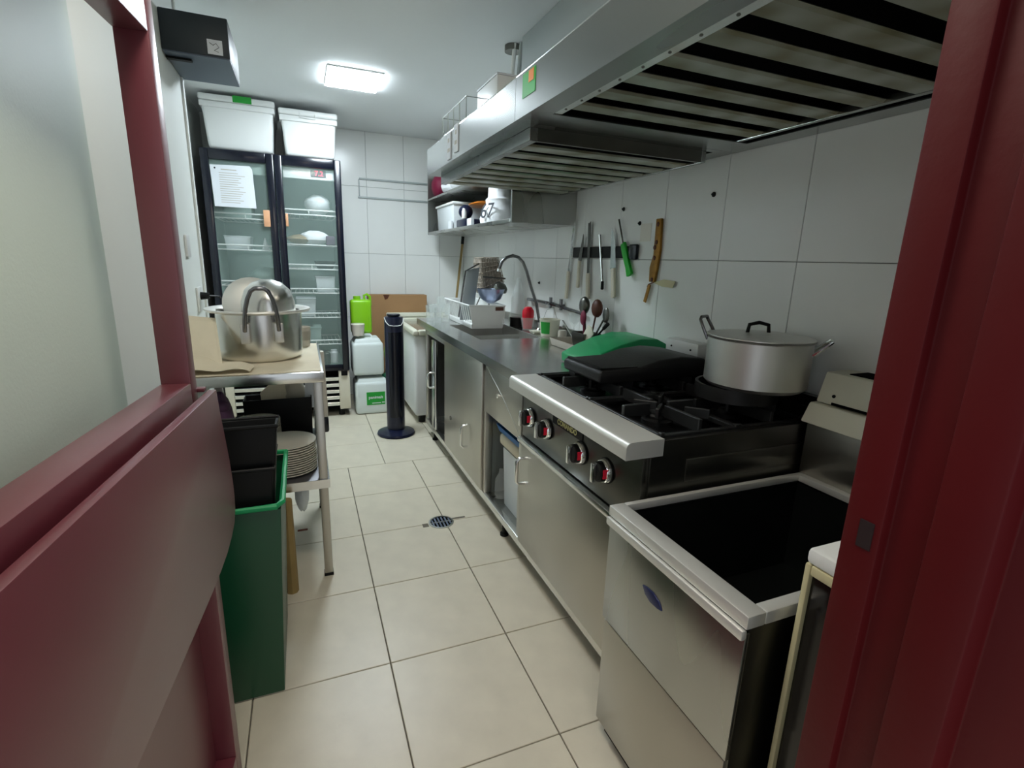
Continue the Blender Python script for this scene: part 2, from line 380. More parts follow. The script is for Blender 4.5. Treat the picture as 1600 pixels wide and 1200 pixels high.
# ------------------------------------------------------------ range
rg = thing('gas_range', 'black and stainless gas range with four front knobs and iron grates', 'stove', (1.15, 1.47, .6))
RX = .833
build('control_panel', B(RX, RX+.02, 1.062, 1.885, .630, .845), 'steel_dark', rg, bev=.002)
prof = [(RX+.056, .892)] + [(.785+.018*(-math.sin(t)), .874+.018*math.cos(t)) for t in [i*math.pi/2/6 for i in range(7)]] + [(.767, .842), (.772, .842), (.778, .868), (RX+.056, .880)]
build('bullnose', MB().prism([(a, 1.055, b) for a, b in prof], (0, .838, 0)), 'rim_metal', rg, bev=.0008, seg=1)
build('bullnose_cap', MB().prism([(a, 1.052, b) for a, b in [(RX+.056, .892)]+[(.785+.018*(-math.sin(t)), .874+.018*math.cos(t)) for t in [i*math.pi/2/6 for i in range(7)]]+[(.767, .842), (RX+.056, .842)]], (0, .004, 0)), 'rim_metal', rg)
build('drip_trim', MB().box(RX-.024, RX+.01, 1.062, 1.890, .602, .626), 'steel_bright', rg, bev=.006)
build('side_wall', B(RX+.02, 1.50, 1.055, 1.0745, .60, .885), 'steel_dark', rg)
build('body', MB().box(RX+.02, 1.50, 1.87, 1.89, .60, .885).box(RX+.02, RX+.04, 1.075, 1.87, .845, .885).box(1.46, 1.50, 1.075, 1.87, .60, .93), 'enamel', rg)
build('side_emboss', B(.975, 1.44, 1.0505, 1.056, .752, .822), 'steel_dark', rg, bev=.003)
build('burner_tray', B(RX+.04, 1.46, 1.075, 1.87, .850, .858), 'enamel', rg)
build('back_guard', B(1.47, 1.50, 1.055, 1.89, .93, .965), 'enamel', rg)
for y in (1.80, 1.645, 1.388, 1.232):
    k = build('knob', MB().lathe([(.041, 0), (.041, .005), (.034, .007), (.031, .036), (.027, .040), (0, .040)], (RX-.001, y, .733), 24, rot=(0, -math.pi/2, 0)), 'black_plastic', rg)
    build('grip', B(RX-.056, RX-.040, y-.007, y+.007, .702, .764), 'chrome', k, bev=.002)
    build('dial_ring', MB().lathe([(.0345, 0), (.0385, .003), (.0375, .014), (.0345, .018)], (RX-.004, y, .733), 24, rot=(0, -math.pi/2, 0)), 'chrome', k)
    build('mark', B(RX-.034, RX-.016, y-.034, y-.0300, .722, .750), 'hot_red', k)
bd = build('badge_plate', B(RX-.003, RX+.001, 1.385, 1.605, .772, .804), 'black_plastic', rg)
text('badge_lettering', 'COMANDO', .027, face((RX-.0035, 1.495, .788), (0, -1, 0), (0, 0, 1)), 'badge', bd, bold=.0008)
def grate(cx, cy, sx, sy):
    gr = thing('pan_support', 'x', 'grate', (cx, cy, .858)); return gr
gi = 0
for ix, cx in enumerate((1.035, 1.315)):
    for iy, cy in enumerate((1.272, 1.672)):
        hx, hy = .135, .192
        G = build('burner', MB().lathe([(.05, .858), (.05, .87), (.036, .875), (.036, .884), (.03, .889), (0, .889)], (cx, cy, 0), 24), 'iron', rg)
        build('burner_cap', MB().lathe([(.030, .889), (.030, .895), (.02, .899), (0, .899)], (cx, cy, 0), 20), 'iron_worn', G)
        mb = MB(); t = .007
        for sx_ in (-1, 1): mb.box(cx+sx_*hx-t, cx+sx_*hx+t, cy-hy, cy+hy, .878, .894)
        for sy_ in (-1, 1): mb.box(cx-hx, cx+hx, cy+sy_*hy-t, cy+sy_*hy+t, .878, .894)
        mb.box(cx-t, cx+t, cy-hy, cy-.035, .886, .926).box(cx-t, cx+t, cy+.035, cy+hy, .886, .926)
        mb.box(cx-hx, cx-.035, cy-t, cy+t, .886, .926).box(cx+.035, cx+hx, cy-t, cy+t, .886, .926)
        for a in (-1, 1):
            for b in (-1, 1):
                mb.box(cx+a*hx-t, cx+a*hx+t, cy+b*hy-t, cy+b*hy+t, .858, .900)
                mb.box(cx+a*.045-.0, cx+a*.045+.075*1, cy+b*.09-t*.8, cy+b*.09+t*.8, .892, .924, rot=(0, 0, a*b*.75), piv=(cx+a*.085, cy+b*.085, .915))
        grt = build('pan_support', mb, 'iron' if ix else 'iron_worn', rg, bev=.002, seg=1)

# black ridged griddle on the far burners
gd = thing('griddle', 'black cast griddle with raised sides lying on the far burners', 'griddle', (1.17, 1.66, .936))
mb = MB(); prof = []
L_ = [(.945, .975), (.955, .985), (1.12, .990), (1.20, 1.012), (1.30, 1.022), (1.40, 1.012), (1.47, .985)]
bot = [(1.47, .945), (1.12, .937), (.955, .937), (.945, .945)]
build('plate', MB().prism([(a, 1.49, b) for a, b in L_+bot], (0, .27, 0)), 'iron', gd, bev=.008, seg=3)
build('rim', MB().box(.955, 1.11, 1.498, 1.512, .985, .992).box(.955, .968, 1.498, 1.75, .985, .992), 'black_plastic', gd, bev=.002)
# green chopping board bent over
cbp = [(1.121, .920), (1.142, .930), (1.20, .958), (1.287, .989), (1.39, 1.011), (1.48, 1.008), (1.532, .985)]
th = .037
build('plastic_tray', MB().prism([(1.123, 1.868, .897), (1.20, 1.868, .903), (1.532, 1.868, .908)]+[(a, 1.868, b+.0) for a, b in reversed([(x, z+.0) for x, z in [(q[0], q[1]+th-.02) for q in cbp]])], (0, .25, 0)), 'green_board', bev=.006, ang=50,
      label='green plastic tray turned upside down between worktop and griddle', cat='tray')
# white dish behind
dh = build('switch_box', B(1.47, 1.53, 1.60, 1.80, .985, 1.045), 'white_plastic', bev=.008, label='small white box with dark screws against the wall behind the griddle', cat='box')
for y in (1.64, 1.76): build('screw', MB().lathe([(.004, 0), (.004, .003), (0, .003)], (1.47, y, 1.015), 10, rot=(0, -math.pi/2, 0)), 'black_plastic', dh)

# pot on the range
def pot_handle(cx, cy, z, ang, s=1.0, r0=.15, width=.075, rise=.06, out=.05):
    ca, sa = math.cos(ang), math.sin(ang); P = []
    for k in range(11):
        t = math.pi*k/10; a = -math.cos(t)*width/2; o = out*min(1, 1.7*math.sin(t)) ; zz = z+rise*min(1, 1.5*math.sin(t))
        P.append((cx+(r0+o)*ca-a*sa, cy+(r0+o)*sa+a*ca, zz))
    return MB().tube(P, .0055*s, 8)
px_, py_, pz_, pr_ = 1.345, 1.195, .982, .155
pt = thing('stock_pot', 'wide brushed metal pot with flat lid standing on the near rear burner', 'pot', (px_, py_, pz_))
build('pot_body', MB().lathe([(0, pz_), (pr_-.012, pz_), (pr_, pz_+.012), (pr_, pz_+.150), (pr_+.006, pz_+.156), (pr_-.001, pz_+.157), (pr_-.003, pz_+.012), (0, pz_+.01)], (px_, py_, 0), 48), 'alum_matte', pt)
ld = build('lid', MB().lathe([(0, pz_+.171), (.05, pz_+.170), (.11, pz_+.167), (pr_-.012, pz_+.162), (pr_+.004, pz_+.161), (pr_+.004, pz_+.158), (0, pz_+.160)], (px_, py_, 0), 48), 'alum_matte', pt)
build('lid_handle', MB().tube([(px_-.035, py_+.02, pz_+.168), (px_-.03, py_+.02, pz_+.195), (px_, py_+.01, pz_+.202), (px_+.03, py_, pz_+.195), (px_+.035, py_, pz_+.168)], .006, 8), 'black_plastic', ld)
a0 = math.atan2(.9, .55)
build('handle', pot_handle(px_, py_, pz_+.135, math.radians(115), r0=pr_-.003, rise=.07, out=.035), 'tube_dark', pt)
build('handle', pot_handle(px_, py_, pz_+.120, math.radians(-52), r0=pr_-.003, rise=.05, out=.045, width=.10), 'chrome', pt)
build('pan_support_ring', MB().lathe([(.12, .935), (.13, .935), (.13, .98), (.12, .98), (.12, .935)], (1.315, 1.235, 0), 32), 'iron', label='black iron ring raising the pot over the near rear burner', cat='ring')

# ------------------------------------------------------------ deep fryer (near) with splash back
fr = thing('deep_fryer', 'stainless floor-standing fryer with open dark well, nearest on the right', 'fryer', (1.05, .80, 0))
X0, X1, Y0, Y1, ZT = .722, 1.535, .572, 1.038, .730
rim = MB()
rim.box(X0-.004, X0+.042, Y0, Y1, ZT-.028, ZT).box(X0+.042, X1, Y0, Y0+.028, ZT-.028, ZT).box(X0+.042, X1, Y1-.016, Y1, ZT-.028, ZT).box(1.40, X1, Y0+.028, Y1-.016, ZT-.028, ZT)
build('rim', rim, 'rim_metal', fr, bev=.003)
build('lip', B(X0-.012, X0+.002, Y0+.002, Y1-.002, ZT-.052, ZT-.030), 'rim_metal', fr, bev=.004)
build('upper_front', B(X0, X0+.012, Y0+.004, Y1-.003, .392, ZT-.040), 'steel', fr, bev=.003)
dr = build('lower_door', B(X0+.004, X0+.016, Y0+.010, Y1-.008, .05, .386), 'steel_front', fr, bev=.003)
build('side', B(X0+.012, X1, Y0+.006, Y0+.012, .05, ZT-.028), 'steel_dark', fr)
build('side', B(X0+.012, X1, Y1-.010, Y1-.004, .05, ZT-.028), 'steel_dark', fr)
build('base', B(X0+.03, X1-.02, Y0+.02, Y1-.02, 0, .055), 'black_plastic', fr)
well = MB(); a, b_, c_, e_ = X0+.042, 1.40, Y0+.028, Y1-.016
well.box(a-.003, a, c_, e_, .42, ZT-.02).box(b_, b_+.003, c_, e_, .42, ZT-.02).box(a, b_, c_-.003, c_, .42, ZT-.02).box(a, b_, e_, e_+.003, .42, ZT-.02).box(a, b_, c_, e_, .417, .42)
mat('well_steel', '#4a504e', .25, metal=.9, var=.3)
build('well', well, 'well_steel', fr)
build('well_element', MB().tube([(1.0, .66, .47), (1.3, .66, .47), (1.32, .72, .47), (1.02, .74, .47), (1.0, .82, .47), (1.32, .84, .47)], .01, 8), 'steel_dark', fr)
lg = build('logo', MB().prism([(X0-.003, y, z) for y, z in ((.875, .597), (.86, .601), (.835, .602), (.812, .593), (.800, .577), (.815, .573), (.842, .572), (.863, .580))], (.004, 0, 0)), 'logo_blue', fr, bev=.001)
build('splash_panel', B(1.42, 1.535, .556, 1.040, ZT, .905), 'steel_front', fr, bev=.002)
bx = build('flue_box', MB().hexa([(1.405, .56, .970), (1.535, .56, .970), (1.535, 1.015, .970), (1.405, 1.015, .970), (1.425, .56, 1.062), (1.535, .56, 1.062), (1.535, 1.012, 1.062), (1.425, 1.012, 1.062)]), 'cream', fr, bev=.006)
build('flue_opening', B(1.445, 1.525, .58, .955, 1.058, 1.0645), 'cavity_black', bx)  # closed black plate, the dark of the opening is its colour
build('screw', MB().lathe([(.005, 0), (.005, .004), (0, .004)], (1.412, .965, .997), 10, rot=(0, -math.pi/2, 0)), 'black_plastic', bx)
build('slot', B(1.4035, 1.409, .60, .965, .972, .979), 'cavity_black', bx)
build('ledge', MB().hexa([(1.385, .56, .902), (1.535, .56, .902), (1.535, 1.040, .902), (1.385, 1.040, .902), (1.400, .56, .966), (1.535, .56, .966), (1.535, 1.03, .966), (1.400, 1.03, .966)]), 'cream', fr, bev=.006)

# small white-topped appliance at the door
ap = thing('oven', 'small cream-edged oven with dark front between fryer and red door frame', 'oven', (1.1, .43, 0))
build('body', B(.835, 1.50, .315, .548, .05, .838), 'black_plastic', ap)
build('top', B(.812, 1.50, .310, .552, .838, .868), 'white_plastic', ap, bev=.008)
build('door_frame', MB().box(.812, .835, .540, .552, .05, .838).box(.812, .835, .310, .322, .05, .838).box(.812, .835, .322, .540, .818, .838).box(.812, .835, .322, .540, .05, .09), 'cream_edge', ap, bev=.004)
build('glass_door', B(.822, .834, .322, .540, .09, .818), 'dark_glass', ap)
build('plinth', B(.86, 1.45, .33, .53, 0, .05), 'black_plastic', ap)

# ------------------------------------------------------------ the two extractor hoods
HX0, HX1, HZ, HT = .637, 1.535, 1.77, 1.890
def hood(y0, y1, label, dropped):
    h = thing('extractor_hood', label, 'range hood', ((HX0+HX1)/2, (y0+y1)/2, HZ))
    build('front_panel', B(HX0, HX0+.006, y0, y1, HZ, HT), 'hood_steel', h)
    build('top_lip', MB().box(HX0, HX0+.030, y0, y1, HT-.001, HT+.005), 'steel_bright', h, bev=.002)
    build('top_panel', B(HX0+.030, HX1, y0, y1, HT-.003, HT+.001), 'hood_steel', h)
    build('side_panel', B(HX0+.006, HX1, y1-.005, y1, HZ, HT-.003), 'hood_steel', h)
    build('side_panel', B(HX0+.006, HX1, y0, y0+.005, HZ, HT-.003), 'hood_steel', h)
    ox0, ox1 = .705, 1.455; oy0, oy1 = y0+.06, y1-(.02 if dropped else .125)
    if dropped: oy0 = y0+.035
    u = MB().box(HX0+.006, ox0, y0+.005, y1-.005, HZ, HZ+.004).box(ox1, HX1, y0+.005, y1-.005, HZ, HZ+.004).box(ox0, ox1, y0+.005, oy0, HZ, HZ+.004).box(ox0, ox1, oy1, y1-.005, HZ, HZ+.004)
    build('underside', u, 'hood_steel', h)
    build('filter_cavity', MB().box(ox0, ox1, oy0, oy1, HZ+.085, HZ+.09).box(ox0-.003, ox0, oy0, oy1, HZ+.004, HZ+.09).box(ox1, ox1+.003, oy0, oy1, HZ+.004, HZ+.09).box(ox0, ox1, oy0-.003, oy0, HZ+.004, HZ+.09).box(ox0, ox1, oy1, oy1+.003, HZ+.004, HZ+.09), 'cavity_black', h)
    if dropped: zf0, zf1 = HZ-.040, HZ
    else: zf0, zf1 = HZ+.002, HZ+.020
    fm = MB().box(ox0, ox0+.028, oy0, oy1, zf0, zf1)
    build('filter_frame', B(ox1-.05, ox1-.03, oy0, oy1, zf0, zf1), 'hood_steel', h, bev=.001, seg=1)
    if dropped: build('filter_end', B(ox0+.028, ox1-.05, oy0, oy0+.012, zf0, zf1), 'steel_dark', h)
    frm = build('filter_frame', fm, 'steel_bright' if not dropped else 'hood_steel', h, bev=.001, seg=1)
    pitch = .127 if not dropped else .138; y = oy1-.055; n = 0
    if not dropped:
        while y > oy0+.06:
            build('rivet', MB().ball((ox0+.014, y, zf0-.0005), .004, .004, .002, 8, 4), 'steel_dark', frm); y -= .09
    y = oy1-.05 if not dropped else oy1-.02
    while y-.066 > oy0:
        sl = MB().prism([(ox0+.028, y, zf0+.008), (ox0+.028, y-.006, zf0+.002), (ox0+.028, y-.058, zf0+.002), (ox0+.028, y-.064, zf0+.008), (ox0+.028, y-.063, zf0+.010), (ox0+.028, y-.057, zf0+.004), (ox0+.028, y-.007, zf0+.004), (ox0+.028, y-.001, zf0+.010)], (ox1-.05-ox0-.028, 0, 0))
        if dropped: sl = MB().prism([(ox0+.028, y, zf0+.008), (ox0+.028, y-.006, zf0+.002), (ox0+.028, y-.078, zf0+.002), (ox0+.028, y-.084, zf0+.008), (ox0+.028, y-.083, zf0+.010), (ox0+.028, y-.077, zf0+.004), (ox0+.028, y-.007, zf0+.004), (ox0+.028, y-.001, zf0+.010)], (ox1-.05-ox0-.028, 0, 0))
        build('baffle', sl, 'baffle_steel', h); y -= pitch; n += 1
    if not dropped: pass
    return h
h1 = hood(.31, 1.590, 'near stainless extractor hood with black-gapped baffles above the range', False)
h2 = hood(1.592, 2.800, 'far stainless extractor hood whose slatted filter hangs lower, above the worktop', True)
stk = build('sticker', B(HX0-.0012, HX0, 1.445, 1.535, 1.818, 1.882), 'label_green', h1, label='green and red sticker')
build('sticker_mark', B(HX0-.002, HX0-.0012, 1.455, 1.490, 1.850, 1.880), 'orange', stk)
for y, z0 in ((2.36, 1.780), (2.245, 1.792)):
    tg = build('tag', B(HX0-.004, HX0-.0005, y-.028, y+.028, z0, z0+.108), 'paper', label='white paper tag hanging on the far hood front, '+('left' if y > 2.3 else 'right')+' of the pair', cat='tag')
    build('tag_print', MB().box(HX0-.0048, HX0-.004, y-.012, y+.012, z0+.070, z0+.086).box(HX0-.0048, HX0-.004, y-.018, y+.016, z0+.03, z0+.045), 'stone_grey', tg)
build('plenum', B(1.10, WX-.002, .32, 2.68, HT+.0015, CZ-.001), 'grey_paint_and_shadow', label='grey painted duct box between hoods and ceiling', cat='duct', bev=.003)
bx = thing('carton', 'white carton standing on the far hood beside the duct box', 'box', (.96, 2.49, HT+.002))
build('carton_body', B(.85, 1.06, 2.345, 2.63, HT+.002, 2.150), 'white_plastic', bx, bev=.003)
build('flap', B(.848, 1.062, 2.343, 2.632, 2.150, 2.158), 'paper', bx)
wrk = MB(); 
for y in (2.72, 2.62, 2.52, 2.42, 2.32): wrk.tube([(.70, y, HT+.006), (.70, y, 2.035)], .0022, 5)
wrk.tube([(.70, 2.72, 2.035), (.70, 2.32, 2.035)], .0028, 5).tube([(.70, 2.72, 1.95), (.70, 2.32, 1.95)], .002, 5).tube([(.70, 2.72, 2.035), (.82, 2.72, 2.035), (.82, 2.72, HT+.006)], .0022, 5).tube([(.70, 2.32, 2.035), (.82, 2.32, 2.035), (.82, 2.32, HT+.006)], .0022, 5).tube([(.82, 2.72, 2.035), (.82, 2.32, 2.035)], .0022, 5)
build('wire_basket', wrk, 'steel_bright', label='thin wire basket standing on top of the far hood', cat='basket')
build('wire_hook', MB().tube([(.655, 2.52, HT+.04), (.655, 2.55, HT+.02), (.655, 2.53, HT+.008), (.655, 2.49, HT+.022), (.655, 2.46, HT+.006)], .003, 6), 'steel_bright', label='bent white wire hook lying by the wire basket', cat='hook')
for i, (x, y, m) in enumerate(((1.085, 2.775, 'white_plastic'), (1.11, 2.745, 'grey_paint_and_shadow'), (1.14, 2.715, 'white_plastic'))):
    build('pipe', MB().tube([(x, y, HT+.002), (x, y, 2.25), (x+.01, y-.01, CZ-.002)], .011, 10), m, label='thin service pipe rising to the ceiling beside the duct box, '+('leftmost', 'middle', 'rightmost')[i]+' of three', cat='pipe')
build('ceiling_collar', MB().lathe([(.045, CZ-.03), (.045, CZ-.001), (0, CZ-.001)], (1.10, 2.80, 0), 20), 'steel_dark', label='dark collar where the pipes enter the ceiling', cat='collar')

# ------------------------------------------------------------ wall shelf cabinet
sh = thing('wall_shelf', 'stainless two-tier wall shelf unit above the sink', 'shelf', (1.33, 3.87, 1.565))
SXF = 1.126
build('side_panel', B(SXF, WX-.002, 2.812, 2.826, 1.567, 1.880), 'steel', sh)
build('side_panel', B(SXF, WX-.002, 4.930, 4.944, 1.567, 2.220), 'steel', sh)
build('shelf_board', B(SXF+.001, WX-.002, 2.826, 4.930, 1.567, 1.590), 'steel', sh, bev=.002)
build('shelf_board', B(SXF+.001, WX-.002, 2.826, 4.930, 1.868, 1.886), 'steel', sh, bev=.002)
build('back_panel', B(WX-.010, WX-.002, 2.826, 4.930, 1.590, 1.868), 'steel_dark', sh)
build('edge_strip', B(SXF-.004, SXF, 2.808, 2.830, 1.567, 1.880), 'steel_bright', sh)
t = thing('storage_box', 'milky plastic storage box with white lid on the lower wall shelf', 'box', (1.3, 4.4, 1.59))
build('tub', MB().tub(1.15, 1.46, 4.14, 4.68, 1.591, 1.780, .012, .004), 'milky', t, bev=.006)
build('lid', B(1.138, 1.472, 4.128, 4.692, 1.780, 1.800), 'white_plastic', t, bev=.006)
build('paper_pack', B(1.135, 1.148, 4.15, 4.24, 1.591, 1.650), 'paper', label='small white pack in front of the milky storage box', cat='pack')
t = thing('scoop', 'black plastic scoop standing on the lower wall shelf', 'scoop', (1.2, 3.75, 1.59))
build('bowl', MB().box(1.15, 1.28, 3.80, 4.05, 1.591, 1.650), 'navy_plastic', t, bev=.01)
build('head', MB().ball((1.19, 3.93, 1.705), .055, .06, .052), 'navy_plastic', t)
build('glint_cap', MB().lathe([(.018, 0), (.018, .05), (.008, .07), (0, .07)], (1.148, 3.83, 1.65), 14), 'white_plastic', t)
build('orange_bag', MB().ball((1.33, 3.90, 1.765), .11, .22, .022, jit=.03), 'orange', label='flat orange pouch lying behind the black scoop', cat='pouch')
build('tin', MB().lathe([(.05, 0), (.05, .17), (0, .17)], (1.34, 3.72, 1.591), 20), 'steel_dark', label='dark round tin behind the black scoop', cat='tin')
t = thing('paper_bag', 'white crumpled bag marked 67 on the lower wall shelf', 'bag', (1.27, 3.1, 1.59))
bm_ = MB(); pr = [(.185, .0), (.19, .03), (.165, .09), (.135, .125), (.145, .15), (.115, .165), (.105, .24), (0, .245)]
rings = []
for rr, z in pr:
    n = 28; ring = []
    if rr == 0: rings.append([bm_.bm.verts.new((1.25, 3.36, 1.592+z))]); continue
    for i in range(n):
        a = 2*math.pi*i/n; q = 1+.045*math.sin(5*a+z*30)+random.uniform(-.02, .02)
        ring.append(bm_.bm.verts.new((1.25+rr*.62*q*math.cos(a), 3.36+rr*.92*q*math.sin(a), 1.592+z)))
    rings.append(ring)
bm_.bm.faces.new(rings[0][::-1])
for a, b in zip(rings, rings[1:]):
    for i in range(28):
        j = (i+1) % 28
        if len(b) == 1: bm_.bm.faces.new([a[i], a[j], b[0]])
        else: bm_.bm.faces.new([a[i], a[j], b[j], b[i]])
bgo = build('bag_body', bm_, 'bag_white', t, ang=60)
text('number', '67', .135, face((1.140, 3.29, 1.660), (.35, -1, 0), (.12, 0, 1)), 'ink', t, .001)
build('napkins', B(1.135, 1.16, 3.62, 3.72, 1.591, 1.640), 'paper', bev=.004, label='white napkins beside the bag marked 67', cat='napkins')
build('bottle', MB().lathe([(.05, 0), (.052, .02), (.05, .15), (.022, .20), (.022, .235), (0, .235)], (1.42, 3.60, 1.591), 20), 'brown', label='brown bottle at the near end of the lower wall shelf', cat='bottle')
build('red_bag', MB().ball((1.20, 4.80, 1.990), .07, .11, .10, jit=.05), 'maroon', label='crimson cloth bundle at the far end of the upper wall shelf', cat='bundle')
for i, (y, s, lb) in enumerate(((4.52, .085, 'white plastic bag beside the crimson bundle on the upper shelf'), (4.25, .10, 'white plastic bag in the middle of the upper shelf'), (3.95, .10, 'white plastic bag on the upper shelf, nearest the hood'))):
    build('plastic_bag', MB().ball((1.26, y, 1.889+s*.8), .11, .15, s*.8, jit=.06), 'bag_white', label=lb, cat='bag')
# bamboo pole in the corner
t = thing('broom', 'thin tan broom pole with black tip in the corner beyond the sink', 'broom', (1.44, 4.6, 0))
build('pole', MB().tube([(1.36, 5.06, .20), (1.500, 5.06, 1.50)], .012, 8), 'wood_dark', t)
build('grip', MB().tube([(1.500, 5.06, 1.50), (1.507, 5.06, 1.60)], .016, 8), 'black_plastic', t)
build('head', B(1.22, 1.50, 5.03, 5.10, 0, .20), 'black_plastic', t, bev=.01)

# ------------------------------------------------------------ knives on the magnetic rail
WXF = WX
t = thing('magnetic_rail', 'black magnetic knife rail on the tiled wall', 'knife rail', (1.53, 2.48, 1.38))
build('rail', B(WX-.014, WX-.001, 2.155, 2.805, 1.382, 1.442), 'black_plastic', t, bev=.004)
build('end_cap', B(WX-.022, WX-.001, 2.150, 2.215, 1.374, 1.450), 'black_gloss', t, bev=.008)
def knife(name, tip, jn, end, bw, hw, bm_, hm, label, shape='knife', cat='knife'):
    t = thing(name, label, cat, (WX-.02, end[0], end[1]), 'knives on the magnetic rail' if cat == 'knife' else None)
    tip, jn, end = [Vector((0, a, b)) for a, b in (tip, jn, end)]
    ax = (tip-jn).normalized(); sd = Vector((0, -ax.z, ax.y)); x = WX-.019
    P = lambda q: (x, q.y, q.z)
    if shape == 'rod': build('blade', MB().tube([(x+.001, jn.y, jn.z), (x+.001, tip.y, tip.z)], bw/2, 8), bm_, t)
    else:
        L = (tip-jn).length
        pts = [jn+sd*bw/2, jn+ax*L*.65+sd*bw/2, jn+ax*L*.88+sd*bw*.25, tip, jn+ax*L*.05-sd*bw/2, jn-sd*bw/2] if shape == 'knife' else [jn+sd*bw/2, tip+sd*bw/2, tip-ax*bw*.3, tip-ax*bw*.2-sd*bw/2, jn-sd*bw/2]
        build('blade', MB().prism([P(q) for q in pts], (.003, 0, 0)), bm_, t)
    ax2 = (end-jn).normalized(); s2 = Vector((0, -ax2.z, ax2.y)); L2 = (end-jn).length
    hp = [jn+s2*hw*.45, jn+ax2*L2*.3+s2*hw*.5, jn+ax2*L2*.75+s2*hw*.42, end+s2*hw*.55, end+ax2*.004, end-s2*hw*.55, jn+ax2*L2*.75-s2*hw*.5, jn-s2*hw*.5]
    build('handle', MB().prism([(x-.007, q.y, q.z) for q in hp], (.016, 0, 0)), hm, t, bev=.004)
knife('bread_knife', (2.795, 1.590), (2.835, 1.300), (2.850, 1.135), .022, .026, 'steel_bright', 'knife_handle', 'long narrow knife with cream handle, furthest left on the rail', 'bar')
knife('paring_knife', (2.682, 1.515), (2.706, 1.365), (2.712, 1.210), .034, .022, 'steel_dark', 'knife_handle', 'short cream-handled knife, second from left on the rail')
knife('carving_knife', (2.620, 1.580), (2.600, 1.296), (2.585, 1.150), .026, .030, 'steel_dark', 'knife_handle', 'long dark-bladed knife with cream handle, third from left on the rail', 'bar')
knife('honing_steel', (2.500, 1.505), (2.440, 1.258), (2.438, 1.215), .016, .012, 'chrome', 'black_plastic', 'thin chrome honing rod with black tip on the rail', 'rod', 'honing rod')
knife('chef_knife', (2.385, 1.535), (2.345, 1.330), (2.322, 1.180), .052, .030, 'steel_bright', 'knife_handle', 'broad chef knife with cream handle left of the green tool', 'knife')
knife('peeler', (2.325, 1.575), (2.270, 1.455), (2.190, 1.300), .008, .038, 'steel_dark', 'bright_green', 'tool with thin rod and bright green handle on the rail', 'rod', 'tool')
# hanging strip of keys/bolts
t = thing('hanging_strip', 'brown varnished wooden strip with dark knots hanging on the tiled wall', 'strip', (1.53, 2.0, 1.27))
build('strip', MB().prism([(WX-.016, y, z) for y, z in ((2.022, 1.560), (1.985, 1.560), (1.975, 1.42), (1.985, 1.33), (1.995, 1.275), (2.035, 1.275), (2.040, 1.34), (2.020, 1.40))], (.014, 0, 0)), 'brass', t, bev=.003)
for y, z in ((2.003, 1.535), (2.003, 1.455), (2.012, 1.432), (2.008, 1.385), (2.012, 1.285)): build('knot', MB().ball((WX-.017, y, z), .004, .010, .011, 10, 6), 'brown', t)
build('pendant', B(WX-.014, WX-.008, 2.035, 2.055, 1.175, 1.265, rot=(.30, 0, 0)), 'brass', t, bev=.002)
build('bow', MB().prism([(WX-.012, 2.005, 1.272), (WX-.012, 1.93, 1.290), (WX-.012, 1.85, 1.285), (WX-.012, 1.865, 1.255), (WX-.012, 1.94, 1.258)], (.002, 0, 0)), 'cream_edge', t)
build('cord', MB().tube([(WX-.012, 2.0, 1.275), (WX-.012, 2.04, 1.262), (WX-.012, 2.046, 1.25)], .003, 6), 'brown', t)
for i, (y, z) in enumerate(((2.313, 1.625), (1.687, 1.633), (2.165, 1.548), (3.29, 1.208))):
    build('wall_plug', MB().lathe([(.010, 0), (.010, .004), (.006, .006), (.004, .012), (0, .012)], (WX-.0, y, z), 12, rot=(0, -math.pi/2, 0)), 'black_plastic',
          label='dark wall plug in the tiles '+('above the knives', 'right of the hanging strip, high up', 'by the faded paper square', 'behind the tap')[i], cat='wall plug')
build('paper_patch', B(WX-.0012, WX-.0002, 2.07, 2.155, 1.462, 1.545), 'patch', label='faded paper square stuck right of the knife rail', cat='paper')

# ------------------------------------------------------------ tap and pipe
t = thing('tap', 'tall curved chrome swan-neck tap over the sink', 'tap', (1.465, 3.1, .893))
build('base', MB().lathe([(.024, .893), (.024, .905), (.016, .915), (.016, .955), (0, .955)], (1.465, 3.10, 0), 16), 'chrome', t)
q = [(1.465, 3.1, .95), (1.462, 3.1, 1.10), (1.44, 3.1, 1.19), (1.405, 3.1, 1.29), (1.378, 3.1, 1.345), (1.345, 3.1, 1.375), (1.305, 3.1, 1.385), (1.262, 3.1, 1.372), (1.232, 3.1, 1.345), (1.215, 3.1, 1.30)]
q = [(a-.05 if b_ != 3.5 else a, b_, c) for a, b_, c in q]; q[0] = (1.465, 3.1, .95); q[1] = (1.435, 3.1, 1.08)
build('spout', MB().tube(q, .010, 10), 'tube_dark', t, ang=60)
build('nozzle', MB().tube([q[-1], (q[-1][0]-.003, 3.1, 1.282)], .013, 10), 'chrome', t)
t = thing('wall_pipe', 'dark horizontal water pipe with valves on the wall behind the sink', 'pipe', (1.51, 3.0, 1.06))
build('pipe', MB().tube([(1.515, 3.42, 1.085), (1.515, 3.05, 1.085), (1.515, 2.60, 1.06)], .011, 8), 'tube_dark', t)
for y in (3.05, 2.90): build('valve', MB().tube([(1.515, y, 1.055), (1.515, y, 1.125)], .012, 8).tube([(1.48, y, 1.085), (1.54, y, 1.085)], .008, 8), 'tube_dark', t)

